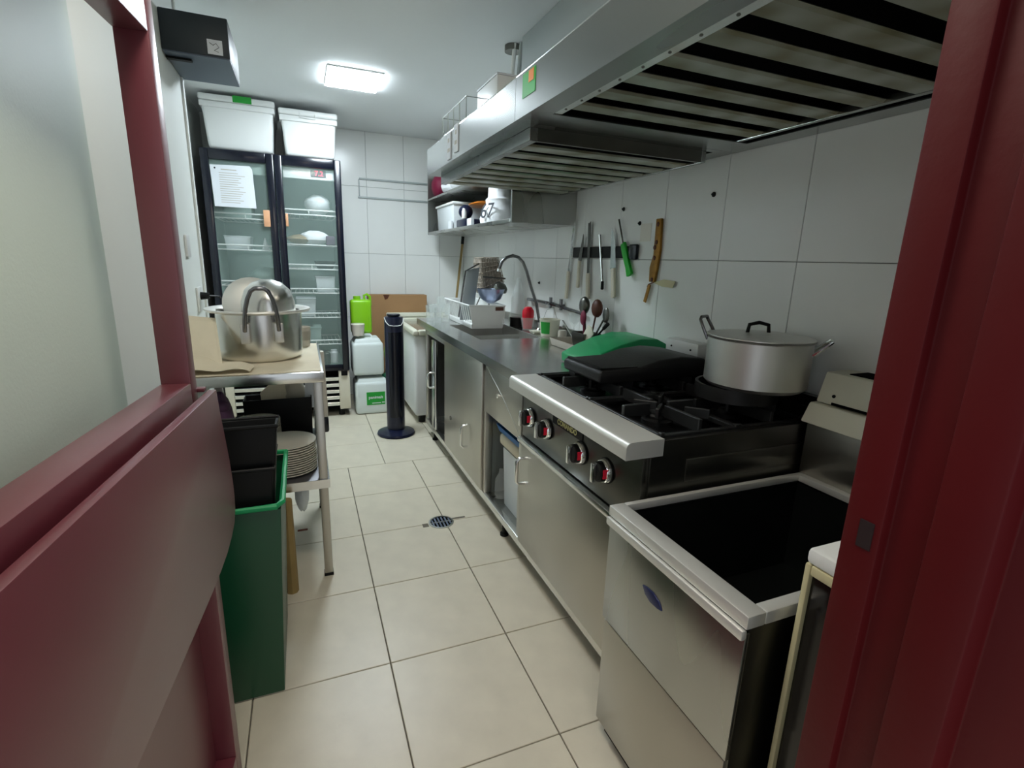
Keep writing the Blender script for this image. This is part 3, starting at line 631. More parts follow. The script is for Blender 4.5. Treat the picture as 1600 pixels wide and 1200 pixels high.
# ------------------------------------------------------------ dish rack and things in it
t = thing('dish_rack', 'white plastic dish rack with slatted end at the far edge of the sink', 'dish rack', (1.14, 3.6, .893))
rx0, rx1, ry0, ry1 = 1.02, 1.275, 3.26, 3.90
build('tray', MB().tub(rx0+.02, rx1, ry0+.02, ry1, .8935, .925, .006, .004), 'white_plastic', t, bev=.003)
pn = build('front_panel', MB().hexa([(rx0+.035, ry0+.02, .915), (rx1-.01, ry0+.02, .915), (rx1-.01, ry0+.026, .915), (rx0+.035, ry0+.026, .915), (rx0, ry0, 1.050), (rx1, ry0, 1.050), (rx1, ry0+.006, 1.050), (rx0, ry0+.006, 1.050)]), 'white_plastic', t, bev=.001)
build('label', B(rx1-.07, rx1-.012, ry0-.0015, ry0+.0005, 1.018, 1.042), 'brown', pn)
build('far_panel', B(rx0, rx1, ry1-.006, ry1, .925, 1.050), 'white_plastic', t)
build('side_panel', B(rx1-.006, rx1, ry0+.006, ry1-.006, .925, 1.045), 'white_plastic', t)
build('rim', MB().tube([(rx0, ry0, 1.052), (rx1, ry0, 1.052), (rx1, ry1, 1.052), (rx0, ry1, 1.052)], .006, 6, closed=True), 'white_plastic', t)
build('lower_bar', MB().tube([(rx0+.03, ry0+.02, .925), (rx0+.03, ry1, .925)], .006, 6), 'white_plastic', t)
n = 12
for i in range(n+1):
    y = ry0+.02+(ry1-ry0-.03)*i/n; build('slat', MB().tube([(rx0+.03, y, .925), (rx0, y-.01, 1.05)], .0035, 5), 'wire_white', t)
t = thing('oven_tray', 'tall metal tray leaning upright in the dish rack', 'tray', (1.12, 3.6, 1.0))
build('sheet', MB().hexa([(1.025, 3.50, .93), (1.115, 3.50, .93), (1.115, 3.512, .93), (1.025, 3.512, .93), (1.085, 3.54, 1.275), (1.180, 3.54, 1.300), (1.180, 3.552, 1.300), (1.085, 3.552, 1.275)]), 'tray_metal', t, bev=.001)
build('folded_edge', MB().tube([(1.015, 3.50, .95), (1.075, 3.54, 1.272), (1.175, 3.54, 1.325)], .006, 6), 'tube_dark', t)
t = thing('fry_basket', 'tan wire fry basket tipped upside down in the dish rack', 'basket', (1.25, 3.6, 1.15))
bk = MB().hexa([(1.20, 3.52, 1.115), (1.355, 3.50, 1.200), (1.355, 3.70, 1.200), (1.20, 3.72, 1.115), (1.185, 3.54, 1.365), (1.315, 3.52, 1.372), (1.315, 3.68, 1.372), (1.185, 3.70, 1.365)])
bmesh.ops.subdivide_edges(bk.bm, edges=bk.bm.edges[:], cuts=6, use_grid_fill=True)
bo = build('mesh', bk, 'mesh_tan', t)
md = bo.modifiers.new('wire', 'WIREFRAME'); md.thickness = .006; md.use_replace = True
build('inner_cone', MB().hexa([(1.21, 3.53, 1.125), (1.345, 3.51, 1.205), (1.345, 3.69, 1.205), (1.21, 3.71, 1.125), (1.195, 3.55, 1.358), (1.308, 3.53, 1.365), (1.308, 3.67, 1.365), (1.195, 3.69, 1.358)]), 'mesh_tan', t)
build('basket_rim', MB().tube([(1.19, 3.50, 1.235), (1.36, 3.49, 1.225)], .006, 6).tube([(1.20, 3.54, 1.12), (1.12, 3.52, .96)], .004, 6).tube([(1.24, 3.52, 1.12), (1.25, 3.50, .95)], .004, 6), 'steel_dark', t)
t = thing('colander', 'bluish metal colander with mesh dome in the dish rack', 'colander', (1.3, 3.45, 1.0))
build('bowl', MB().lathe([(.02, 0), (.07, .03), (.095, .085), (.10, .10), (.096, .10), (.09, .085), (.065, .035), (0, .006)], (1.225, 3.42, 1.055), 28), 'blue_steel', t)
build('dome', MB().lathe([(.055, 0), (.050, .022), (.030, .040), (0, .046)], (1.30, 3.44, 1.155), 22, rot=(.5, .35, 0)), 'steel_dark', t)
for i, (x, y, z, rr) in enumerate(((1.14, 3.42, .96, .05), (1.17, 3.60, .96, .055), (1.20, 3.78, .96, .05))):
    build('bowl', MB().lathe([(.02, 0), (rr*.8, .025), (rr, .07), (rr-.004, .07), (rr*.75, .028), (0, .006)], (x, y, .93), 22), ('steel_dark', 'ceramic', 'steel')[i],
          label=('dark metal bowl at the front of the dish rack', 'white bowl in the middle of the dish rack', 'steel bowl at the back of the dish rack')[i], cat='bowl')
# glasses at the far end of the worktop
def glass(name, x, y, h, rr, label, prof=None, m='thin_glass', grp='clear glasses at the far end of the worktop'):
    pf = prof or [(0, 0), (rr*.8, 0), (rr, h), (rr-.002, h), (rr*.8-.002, .006), (0, .006)]
    return build(name, MB().lathe(pf, (x, y, .893), 20), m, label=label, cat='glass', group=grp)
glass('drinking_glass', .875, 3.80, .115, .032, 'clear tumbler at the outer corner of the worktop end')
glass('drinking_glass', .90, 3.66, .105, .031, 'clear tumbler second from the worktop end along the edge')
glass('drinking_glass', .955, 3.86, .12, .034, 'clear tumbler behind the corner tumbler')
glass('drinking_glass', .985, 3.74, .13, .033, 'clear tumbler touching the slatted end of the dish rack')
glass('drinking_glass', .93, 3.93, .11, .030, 'clear tumbler furthest back on the worktop end')
W = [(0, 0), (.030, 0), (.030, .003), (.004, .008), (.004, .07), (.02, .085), (.033, .115), (.030, .17), (.0285, .17), (.031, .115), (.018, .088), (0, .08)]
glass('wine_glass', 1.00, 3.945, .17, .03, 'stemmed wine glass behind the tumblers by the rack', W)
# jars, cups and bucket on the sink's right side
t = thing('glass_jar', 'tall pale green glass jar with black base behind the red cup', 'jar', (1.36, 3.25, .893))
jx, jy = 1.492, 3.41
build('glass_body', MB().lathe([(.052, .05), (.054, .10), (.05, .20), (.018, .28), (.016, .34), (.014, .34), (.048, .19), (.050, .055), (0, .052)], (jx-.06, jy, .893), 24), 'thin_glass', t)
build('base', MB().lathe([(0, 0), (.056, 0), (.056, .062), (0, .062)], (jx-.06, jy, .893), 24), 'black_plastic', t)
t = thing('plastic_cup', 'clear plastic cup holding a red sauce bottle beside the sink', 'cup', (1.30, 2.85, .9))
cx, cy = 1.422, 3.20
build('cup', MB().lathe([(0, 0), (.036, 0), (.052, .085), (.050, .085), (.034, .004), (0, .004)], (cx, cy, .893), 24), 'thin_glass', t)
build('sauce_bottle', MB().lathe([(0, .006), (.030, .006), (.034, .05), (.042, .10), (.040, .13), (.024, .155), (0, .16)], (cx, cy, .893), 24), 'red_gloss', label='glossy red sauce bottle standing in the clear plastic cup', cat='bottle')
t = thing('bucket', 'white plastic tub with green label and wire handle on the worktop', 'bucket', (1.40, 2.83, .893))
bx_, by_ = 1.445, 2.905
build('body', MB().lathe([(0, 0), (.055, 0), (.066, .10), (.068, .10), (.068, .106), (.063, .106), (.053, .004), (0, .004)], (bx_, by_, .893), 30), 'cream', t)
lab = MB(); n = 8; A = [math.radians(-178+ 62*i/n) for i in range(n+1)]
lo = [lab.bm.verts.new((bx_+.0585*math.cos(a), by_+.0585*math.sin(a), .910)) for a in A]; hi = [lab.bm.verts.new((bx_+.0665*math.cos(a), by_+.0665*math.sin(a), .985)) for a in A]
for i in range(n): lab.bm.faces.new([lo[i], lo[i+1], hi[i+1], hi[i]])
build('label', lab, 'label_green', t)
build('wire_handle', MB().tube([(bx_-.06, by_-.02, .998), (bx_-.035, by_-.02, 1.06), (bx_+.02, by_, 1.075), (bx_+.06, by_+.02, 1.0)], .002, 6), 'steel_bright', t)
build('small_jar', MB().lathe([(0, 0), (.026, 0), (.028, .05), (.022, .06), (0, .06)], (1.44, 2.72, .893), 18), 'stone_grey', label='small cloudy jar right of the white tub', cat='jar')
glass('wine_glass', 1.485, 2.66, .17, .03, 'stemmed glass standing against the wall right of the white tub', [(0, 0), (.030, 0), (.030, .003), (.004, .008), (.004, .09), (.03, .12), (.036, .17), (.034, .17), (.028, .122), (0, .10)], grp=None)
build('sponge_dish', MB().taper(1.37, 1.44, 3.03-.04, 3.03+.04, .8935, .910, .01), 'cream', bev=.003, label='small cream dish in front of the red cup', cat='dish')
# cutlery caddy and utensils
t = thing('cutlery_caddy', 'low grey cutlery tray holding kitchen utensils on the worktop', 'caddy', (1.38, 2.42, .893))
build('tray', MB().tub(1.285, 1.50, 2.30, 2.58, .8935, .935, .01, .004), 'stone_grey', t, bev=.002)
build('cup', MB().tub(1.36, 1.47, 2.33, 2.46, .90, .985, .008, .003), 'steel_dark', t)
def utensil(name, base, top, m, headm, kind, label):
    t = thing(name, label, 'utensil', base, 'utensils standing in the caddy')
    b0, t0 = Vector(base), Vector(top); build('handle', MB().tube([b0, b0+(t0-b0)*.6, t0], .005, 8), m, t)
    ax = (t0-b0).normalized()
    if kind == 'spoon': build('head', MB().ball(t0+ax*.03, .012, .028, .042, 14, 8), headm, t)
    elif kind == 'ladle': build('head', MB().ball(t0+ax*.035, .026, .042, .050, 16, 8), headm, t)
    elif kind == 'paddle':
        s = Vector((0, 1, 0)).cross(ax).normalized(); s = ax.cross(Vector((1, 0, 0))).normalized()
        P = [t0+s*.028, t0+ax*.075+s*.036, t0+ax*.09, t0+ax*.075-s*.036, t0-s*.028]; build('head', MB().prism(P, (.006, 0, 0)), headm, t, bev=.002)
    elif kind == 'fork':
        s = Vector((0, 1, 0)); f = MB()
        for k in (-1.5, -.5, .5, 1.5): f.tube([t0+s*k*.004, t0+ax*.05+s*k*.006], .0016, 5)
        build('tines', f, headm, t)
    elif kind == 'black': build('head', MB().tube([t0, t0+ax*.04], [.009, .011], 8), headm, t)
utensil('serving_spoon', (1.42, 2.40, .91), (1.44, 2.47, 1.090), 'brown', 'steel_dark', 'ladle', 'large dark serving spoon rising highest from the caddy')
utensil('serving_spoon', (1.43, 2.38, .91), (1.47, 2.40, 1.080), 'brown', 'brown', 'ladle', 'brown spoon just right of the tallest spoon')
utensil('wooden_spoon', (1.41, 2.40, .91), (1.42, 2.44, 1.03), 'maroon', 'maroon', 'spoon', 'reddish spoon low in front of the tallest spoon')
utensil('fork', (1.38, 2.42, .91), (1.36, 2.52, 1.00), 'steel', 'steel_dark', 'fork', 'steel fork leaning left in the caddy')
utensil('spatula', (1.37, 2.38, .91), (1.375, 2.345, .955), 'knife_handle', 'cream', 'paddle', 'cream rubber spatula leaning out of the caddy')
utensil('tongs', (1.42, 2.38, .91), (1.45, 2.28, 1.02), 'black_plastic', 'black_plastic', 'black', 'black-handled tool leaning right, upper one')
utensil('tongs', (1.41, 2.37, .91), (1.44, 2.20, .990), 'black_plastic', 'black_plastic', 'black', 'black-handled tool leaning furthest right over the board')
utensil('whisk', (1.43, 2.38, .91), (1.47, 2.32, 1.06), 'steel_dark', 'steel_dark', 'spoon', 'thin grey-handled tool upright at the right of the caddy')

# ------------------------------------------------------------ chest freezer, tower fan, far corner
t = thing('chest_freezer', 'white chest freezer between the worktop end and the back wall', 'freezer', (1.15, 4.5, 0))
build('body', B(.80, 1.50, 4.03, 4.96, .065, .745), 'white_plastic', t, bev=.03, seg=4)
build('top_rim', MB().box(.785, .835, 4.01, 4.98, .745, .79).box(1.47, 1.515, 4.01, 4.98, .745, .79).box(.835, 1.47, 4.01, 4.06, .745, .79).box(.835, 1.47, 4.92, 4.98, .745, .79), 'cream', t, bev=.012, seg=3)
build('lid_panel', B(.835, 1.47, 4.06, 4.92, .748, .772), 'steel_bright', t)
build('lid_bar', B(.72, 1.47, 4.925, 4.978, .795, .835), 'cream', t, bev=.012, seg=3)
for x in (.87, 1.43):
    for y in (4.10, 4.9): build('caster', MB().lathe([(0, 0), (.03, 0), (.03, .066), (0, .066)], (x, y, 0), 14), 'black_plastic', t)
t = thing('tower_fan', 'tall navy tower fan with round base in front of the freezer', 'fan', (.612, 3.85, 0))
build('base', MB().lathe([(0, 0), (.138, 0), (.145, .008), (.140, .022), (.095, .035), (.07, .045), (0, .045)], (.612, 3.85, 0), 40), 'navy_plastic', t)
build('column', MB().lathe([(.066, .045), (.068, .06), (.070, .90), (.066, .918), (0, .925)], (.612, 3.85, 0), 32), 'navy_plastic', t)
build('grille', MB().prism([(.612+.071*math.sin(a), 3.85-.071*math.cos(a), .15) for a in [math.radians(-45+10*i) for i in range(10)]]+[(.612+.0675*math.sin(a), 3.85-.0675*math.cos(a), .15) for a in [math.radians(45-10*i) for i in range(10)]], (0, 0, .66)), 'black_gloss', t)
f_ = [(math.sin(a)*.073, -math.cos(a)*.073, z) for a, z in [(math.radians(d_), z) for d_, z in ((-78, .915), (-60, .885), (-40, .865), (-38, .862), (-15, .858), (15, .858), (38, .862), (60, .885), (72, .912))]]
build('control_trim', MB().tube([(.612+a, 3.85+b_, c) for a, b_, c in f_], .003, 6), 'white_plastic', t)
build('control_cap', MB().lathe([(0, .925), (.045, .925), (.05, .932), (.045, .940), (0, .942)], (.612, 3.85, 0), 24), 'black_gloss', t)
build('carton', MB().box(.56, 1.12, 4.985, 5.115, 0, 1.0), 'cardboard', bev=.004, label='tall brown cardboard carton leaning at the back wall behind the jugs', cat='carton')
build('tape', MB().prism([(.70, 4.984, 1.0), (.76, 4.984, 1.0), (.74, 4.984, .962), (.715, 4.984, .955)], (0, .001, 0)), 'brown', bpy.data.objects['carton.001'] if 'carton.001' in bpy.data.objects else None)
def jug(x0, x1, y0, y1, z0, z1, label, m='white_jug', lab=None):
    t = thing('jug', label, 'jug', ((x0+x1)/2, (y0+y1)/2, z0)); h = z1-z0
    build('body', MB().box(x0, x1, y0, y1, z0+.001, z0+h*.84), m, t, bev=.028, seg=3)
    build('shoulder', MB().hexa([(x0+.008, y0+.008, z0+h*.76), (x1-.008, y0+.008, z0+h*.76), (x1-.008, y1-.008, z0+h*.76), (x0+.008, y1-.008, z0+h*.76), (x0+.03, y0+.03, z0+h*.93), (x1-.03, y0+.03, z0+h*.93), (x1-.03, y1-.03, z0+h*.93), (x0+.03, y1-.03, z0+h*.93)]), m, t, bev=.012, seg=3)
    ym = (y0+y1)/2
    build('grip', MB().tube([(x0+.05, ym, z0+h*.92), (x0+.07, ym, z1-.006), (x1-.10, ym, z1-.006), (x1-.08, ym, z0+h*.92)], .012, 8), m, t)
    return t
t = jug(.365, .650, 4.42, 4.70, 0, .345, 'white jug with green printed label standing on the floor by the fridge')
build('cap', MB().lathe([(.026, .31), (.026, .345), (0, .345)], (.628, 4.50, 0), 18), 'green_cap', t)
lb = build('label', B(.455, .612, 4.417, 4.4205, .085, .200), 'label_green', t)
text('lettering', 'panimalt', .036, face((.533, 4.4165, .152), (1, 0, .0), (0, 0, 1)), 'paper', lb, bold=.0006)
build('label_line', MB().box(.50, .575, 4.4162, 4.4172, .098, .103).box(.585, .608, 4.4162, 4.4172, .100, .108), 'paper', lb)
t = jug(.355, .615, 4.43, 4.70, .346, .690, 'plain pale blue-white jug stacked on the labelled jug', 'white_jug')
build('tub', MB().lathe([(0, 0), (.048, 0), (.056, .085), (.059, .095), (.055, .100), (0, .100)], (.412, 4.50, .690), 22), 'ceramic', label='small white tub with green print on the upper jug', cat='tub')
t = thing('green_jug', 'bright lime green canister with moulded handle behind the small tub', 'jug', (.46, 4.62, .69))
build('body', MB().box(.365, .540, 4.57, 4.69, .692, .985), 'lime', t, bev=.025, seg=3)
build('handle', MB().tube([(.49, 4.63, .975), (.485, 4.63, 1.02), (.51, 4.63, 1.03), (.535, 4.63, 1.01), (.537, 4.63, .94), (.52, 4.63, .91)], .011, 8), 'lime', t)
build('cap', MB().lathe([(.03, 0), (.03, .03), (0, .03)], (.425, 4.63, .984), 18), 'lime', t)
t = thing('shopping_bag', 'green and black bag slumped behind the tower fan', 'bag', (.70, 4.62, 0))
build('bag_body', MB().ball((.725, 4.80, .48), .058, .09, .12, jit=.04), 'lime', t)
build('lower_bag', MB().ball((.725, 4.82, .19), .062, .09, .20, jit=.04), 'black_plastic', t)

# ------------------------------------------------------------ drain in the floor
t = thing('floor_drain', 'round metal floor drain in the tile joint', 'drain', (.60, 2.375, 0))
build('ring', MB().lathe([(.056, .0005), (.066, .0005), (.066, .003), (.056, .004), (.056, .0005)], (.60, 2.375, 0), 32), 'steel', t)
build('cup', MB().lathe([(0, .0003), (.056, .0003), (.056, .001), (0, .001)], (.60, 2.375, 0), 32), 'cavity_black', t)
for sgn in (-1, 1):
    for k in range(6):
        x = .60-.044+.0176*k; hh = math.sqrt(.055**2-(x-.60)**2)-.004; build('bar', B(x-.004, x+.004, *(sorted((2.375+sgn*.004, 2.375+sgn*hh))), .0012, .0035), 'blue_steel', t)
build('cross_bar', B(.546, .654, 2.371, 2.379, .0012, .0038), 'steel', t)
build('mortar_patch', MB().box(.500, .530, 2.35, 2.385, .0002, .0012).box(.665, .735, 2.385, 2.400, .0002, .0012), 'grout', t, label='cement patch round the drain')

# ------------------------------------------------------------ refrigerator
F = thing('refrigerator', 'black double glass-door display fridge against the back wall', 'refrigerator', (-.15, 4.78, 0))
fx0, fx1, fy, fz = -.625, .325, 4.42, 2.07
cab = MB().box(fx0, fx0+.03, fy+.05, 5.12, .40, fz).box(fx1-.03, fx1, fy+.05, 5.12, .40, fz).box(fx0+.03, fx1-.03, 5.09, 5.12, .40, fz).box(fx0+.03, fx1-.03, fy+.05, 5.09, fz-.04, fz).box(fx0+.03, fx1-.03, fy+.05, 5.09, .40, .43)
build('cabinet', cab, 'black_gloss', F)
build('liner', MB().box(fx0+.03, fx0+.036, fy+.052, 5.084, .43, fz-.04).box(fx1-.036, fx1-.03, fy+.052, 5.084, .43, fz-.04).box(fx0+.036, fx1-.036, 5.084, 5.09, .43, fz-.04).box(fx0+.036, fx1-.036, fy+.052, 5.084, fz-.046, fz-.04).box(fx0+.036, fx1-.036, fy+.052, 5.084, .43, .436), 'fridge_in', F)
build('interior_light', B(-.20, .20, 4.52, 4.56, fz-.062, fz-.048), 'white_plastic', F)
def fdoor(x0, x1, label):
    dd = MB().box(x0, x0+.052, fy, fy+.045, .405, fz-.005).box(x1-.052, x1, fy, fy+.045, .405, fz-.005).box(x0+.052, x1-.052, fy, fy+.045, fz-.075, fz-.005).box(x0+.052, x1-.052, fy, fy+.045, .405, .455)
    D = build('door', dd, 'black_gloss', F, bev=.006, seg=2)
    build('pane', B(x0+.05, x1-.05, fy+.014, fy+.020, .45, fz-.07), 'door_glass', D)
    return D
D1 = fdoor(fx0, -.152, ''); D2 = fdoor(-.148, fx1, '')
# controller strip behind right door
cs = build('header', B(-.09, .275, fy+.05, fy+.06, 1.915, 1.990), 'white_plastic', F, bev=.003)
dp = build('display', B(.105, .215, fy+.046, fy+.050, 1.935, 1.985), 'display_grey', cs)
text('digits', '7.2', .052, face((.165, fy+.0455, 1.960), (1, 0, 0), (0, 0, 1)), 'led_red', dp, bold=.001)
build('header', B(-.575, -.20, fy+.05, fy+.06, 1.915, 1.990), 'fridge_in', F, bev=.003)
build('sticker', B(.225, .272, fy+.0445, fy+.049, 1.920, 1.975), 'paper', cs)
def wshelf(x0, x1, z, rail=True):
    mb = MB(); y0, y1 = fy+.09, 5.05
    mb.tube([(x0, y0, z), (x1, y0, z), (x1, y1, z), (x0, y1, z)], .0055, 6, closed=True)
    for k in range(1, 12): x = x0+(x1-x0)*k/12; mb.tube([(x, y0, z), (x, y1, z)], .0018, 5)
    if rail:
        mb.tube([(x0, y0-.006, z+.035), (x1, y0-.006, z+.035)], .006, 6)
        for x in (x0, (x0+x1)/2, x1): mb.tube([(x, y0-.006, z), (x, y0-.006, z+.035)], .0035, 6)
    build('wire_shelf', mb, 'wire_white', F)
RZ = (1.655, 1.425, 1.235, 1.045, .845, .62)
for z in RZ: wshelf(-.13, .28, z, z != 1.425)
LZ = (1.60, 1.370, 1.10, .82, .60)
for z in LZ: wshelf(-.58, -.17, z)
hd = build('handle', B(-.245, -.200, fy-.012, fy-.001, 1.545, 1.665), 'skin_plastic', D1, bev=.004)
build('handle', B(-.094, -.075, fy-.010, fy+.010, 1.555, 1.650), 'skin_plastic', D2, bev=.004)
nt_ = build('notice', MB().prism([(-.568, fy-.001, 1.955), (-.312, fy-.001, 1.965), (-.296, fy-.001, 1.94), (-.288, fy-.001, 1.672), (-.560, fy-.001, 1.672)], (0, -.0012, 0)), 'paper', label='printed white notice taped to the left fridge door', cat='paper')
nm = MB()
for k in range(14):
    z = 1.905-.0155*k; nm.box(-.515, -.515+random.uniform(.11, .17), fy-.0028, fy-.0023, z-.002, z+.002)
nm.box(-.50, -.40, fy-.0028, fy-.0023, 1.925, 1.931)
build('print', nm, 'stone_grey', nt_)
build('tack', MB().ball((-.538, fy-.003, 1.935), .006, .003, .006, 8, 5), 'ink', nt_)
# bottom grille
bc = MB().box(-.60, fx1-.005, fy+.06, 5.10, .06, .40)
build('compressor_bay', bc, 'cavity_black', F)
for z in (.10, .155, .21, .265, .32): build('louver', B(-.56, .235, fy+.012, fy+.05, z, z+.034, rot=(.35, 0, 0)), 'steel_bright', F, bev=.002, seg=1)
build('grille_post', B(.235, .322, fy+.01, fy+.055, .065, .400), 'knife_handle', F, bev=.003)
build('grille_post', B(fx0+.005, -.56, fy+.01, fy+.055, .065, .400), 'knife_handle', F, bev=.003)
build('hinge', B(.255, .305, fy-.004, fy+.012, .362, .402), 'black_plastic', F, bev=.002)
for x in (-.55, .25):
    for y in (4.50, 5.02): build('caster', MB().lathe([(0, 0), (.026, 0), (.026, .062), (0, .062)], (x, y, 0), 12), 'black_plastic', F)
# contents, each its own thing
def tubthing(name, x0, x1, y0, y1, z0, h, m, label, cat='container', k=.008):
    t = thing(name, label, cat, ((x0+x1)/2, (y0+y1)/2, z0)); build('tub', MB().tub(x0, x1, y0, y1, z0+.001, z0+h, k, .003), m, t, bev=.004)
    build('lid', B(x0-.004, x1+.004, y0-.004, y1+.004, z0+h, z0+h+.008), m, t, bev=.003); return t
build('produce_bag', MB().ball((.15, 4.70, 1.745), .10, .13, .085, jit=.07), 'bag_white', label='clear bag of produce on the top right fridge shelf', cat='bag')
build('meat_tray', MB().ball((.03, 4.66, 1.470), .13, .13, .04, jit=.05), 'food', label='brown wrapped pack at the left of the second right fridge shelf', cat='pack')
build('plastic_bag', MB().ball((.11, 4.60, 1.485), .11, .08, .055, jit=.08), 'bag_white', label='white plastic bag on the second right fridge shelf', cat='bag')
build('white_carton', B(.195, .262, 4.50, 4.58, 1.431, 1.500), 'purple', bev=.004, label='small lilac carton at the right of the second fridge shelf', cat='carton')
build('black_tray', MB().tub(.10, .26, 4.54, 4.80, 1.241, 1.300, .02, .004), 'black_plastic', label='black tray on the third right fridge shelf', cat='tray')
tubthing('food_tub', .10, .25, 4.56, 4.80, 1.050, .12, 'milky', 'milky lidded tub on the fourth right fridge shelf')
tubthing('food_tub', -.06, .09, 4.56, 4.80, .850, .14, 'milky', 'milky lidded tub on the fifth right fridge shelf')
tubthing('food_tub', -.05, .12, 4.56, 4.80, .626, .12, 'fridge_in', 'grey lidded tub left on the lowest right fridge shelf')
for i in range(4): build('jar', MB().lathe([(0, 0), (.032, 0), (.034, .09), (.026, .10), (.026, .115), (0, .115)], (.02+.065*i, 4.58+.05*(i % 2), .4375), 16), ('steel_dark', 'mesh_tan', 'steel_dark', 'bag_white')[i], label=('dark jar leftmost on the fridge floor behind the right door', 'tan jar second from left on the fridge floor', 'dark jar third from left on the fridge floor', 'white jar rightmost on the fridge floor')[i], cat='jar')
build('funnel', MB().lathe([(.028, 0), (.004, .09), (0, .09)], (-.255, 4.56, 1.376), 16), 'bag_white', label='white cone standing on the second left fridge shelf', cat='funnel')
build('produce_bag', MB().ball((-.28, 4.66, 1.175), .10, .11, .065, jit=.06), 'fridge_in', label='pale bag of greens on the third left fridge shelf', cat='bag')
tubthing('food_tub', -.52, -.33, 4.56, 4.85, 1.606, .14, 'fridge_in', 'grey lidded tub on the top left fridge shelf')
tubthing('food_tub', -.54, -.36, 4.58, 4.85, 1.376, .09, 'milky', 'low milky tub on the second left fridge shelf')
# big tubs on top of the fridge
def crate(x0, x1, y0, y1, z0, z1, label, k=.022):
    t = thing('storage_tub', label, 'storage tub', ((x0+x1)/2, (y0+y1)/2, z0))
    build('tub', MB().taper(x0, x1, y0, y1, z0, z1-.045, k), 'white_plastic', t, bev=.022, seg=3)
    build('rim', B(x0-.010, x1+.010, y0-.010, y1+.010, z1-.085, z1-.045), 'white_plastic', t, bev=.008, seg=2)
    build('lid', B(x0-.014, x1+.014, y0-.014, y1+.014, z1-.044, z1), 'white_plastic', t, bev=.014, seg=3)
    return t
t = crate(-.590, -.128, 4.445, 4.95, 2.072, 2.425, 'larger white lidded tub with green tape, left on top of the fridge')
build('green_tape', B(-.385, -.265, 4.428, 4.45, 2.385, 2.428), 'label_green', t)
t = crate(-.080, .305, 4.445, 4.95, 2.072, 2.395, 'smaller white lidded tub, right on top of the fridge', .018)
build('clip', MB().tube([(.05, 4.428, 2.375), (.05, 4.424, 2.340), (.16, 4.424, 2.335), (.16, 4.428, 2.370)], .004, 6), 'white_plastic', t)
# plug and switch on left wall
t = thing('wall_socket', 'white wall socket with black plug beside the big pot', 'socket', (-.449, 2.73, 1.11))
build('plate', B(-.450, -.441, 2.68, 2.78, 1.08, 1.19), 'white_plastic', t, bev=.003)
build('plug', MB().tube([(-.441, 2.73, 1.150), (-.405, 2.73, 1.150)], [.018, .014], 10), 'black_plastic', t)
build('cable', MB().tube([(-.405, 2.73, 1.150), (-.37, 2.76, 1.145), (-.36, 2.85, 1.12), (-.40, 2.93, 1.05)], .004, 6), 'black_plastic', t)
build('light_switch', B(-.450, -.440, 2.55, 2.62, 1.325, 1.415), 'white_plastic', bev=.003, label='narrow white switch plate high on the left wall', cat='switch')
# dark box on left wall
t = thing('wall_box', 'dark grey metal box with white sticker fixed high on the left wall', 'box', (-.33, 2.73, 2.10))
build('case', B(-.449, -.216, 2.545, 2.910, 2.100, 2.243), 'box_case', t, bev=.004)
MATS['box_grey'] = mat('box_grey', '#465262', .35)
build('bottom_cover', B(-.447, -.218, 2.547, 2.908, 2.096, 2.1005), 'box_grey', t)
stc = build('sticker', B(-.293, -.240, 2.5435, 2.546, 2.108, 2.160), 'paper', t)
build('sticker_print', MB().tube([(-.285, 2.543, 2.148), (-.272, 2.543, 2.140), (-.262, 2.543, 2.148), (-.252, 2.543, 2.135), (-.270, 2.543, 2.122), (-.255, 2.543, 2.118)], .0012, 5), 'ink', stc)
build('bracket', B(-.448, -.36, 2.60, 2.625, 2.088, 2.096), 'black_plastic', t)

# ------------------------------------------------------------ steel table with big pot
T = thing('steel_table', 'small stainless two-shelf table beside the green bin', 'table', (-.20, 2.43, 0))
tx0, tx1, ty0, ty1 = -.448, .055, 2.07, 2.785
build('tabletop', MB().box(tx0, tx1, ty0, ty1, .864, .905), 'steel_bright', T, bev=.003)
build('lower_shelf', MB().box(tx0, tx1-.004, ty0+.008, ty1-.005, .414, .450), 'shelf_steel', T, bev=.002)
build('shelf_edge', MB().box(tx0, tx1-.002, ty0+.003, ty0+.008, .414, .451), 'steel_bright', T)
build('shelf_edge', MB().box(tx1-.004, tx1, ty0+.008, ty1-.005, .414, .451), 'steel_bright', T)
for x in (tx0+.02, tx1-.042):
    for y in (ty0+.012, ty1-.050):
        lgm = build('leg', B(x, x+.034, y, y+.034, .012, .864), 'steel_front', T, bev=.002)
        build('foot', B(x-.002, x+.036, y-.002, y+.036, 0, .014), 'black_plastic', lgm, bev=.002)
build('paper_mat', MB().box(-.440, .045, 2.09, 2.77, .9055, .9085), 'kraft', label='brown paper sheet covering the steel table top', cat='paper')
t = thing('paper_bag', 'open kraft paper folded up at the left of the big pot', 'paper', (-.40, 2.25, .909))
build('sheet', MB().hexa([(-.445, 2.20, .91), (-.30, 2.15, .91), (-.30, 2.153, .91), (-.445, 2.203, .91), (-.445, 2.36, 1.10), (-.335, 2.34, 1.09), (-.335, 2.343, 1.09), (-.445, 2.363, 1.10)]), 'kraft', t)
cr = MB(); n = 10; top = []; bo_ = []
for i in range(n+1):
    a = i/n; x = -.445+.24*a; z = .912+.022*math.sin(a*math.pi)**2+.012*math.sin(a*9)
    top.append(cr.bm.verts.new((x, 2.085+.01*a, z))); bo_.append(cr.bm.verts.new((x+.01, 2.22-.03*a, z+.035*(1-a))))
for i in range(n): cr.bm.faces.new([top[i], top[i+1], bo_[i+1], bo_[i]])
build('flap', cr, 'kraft', t)
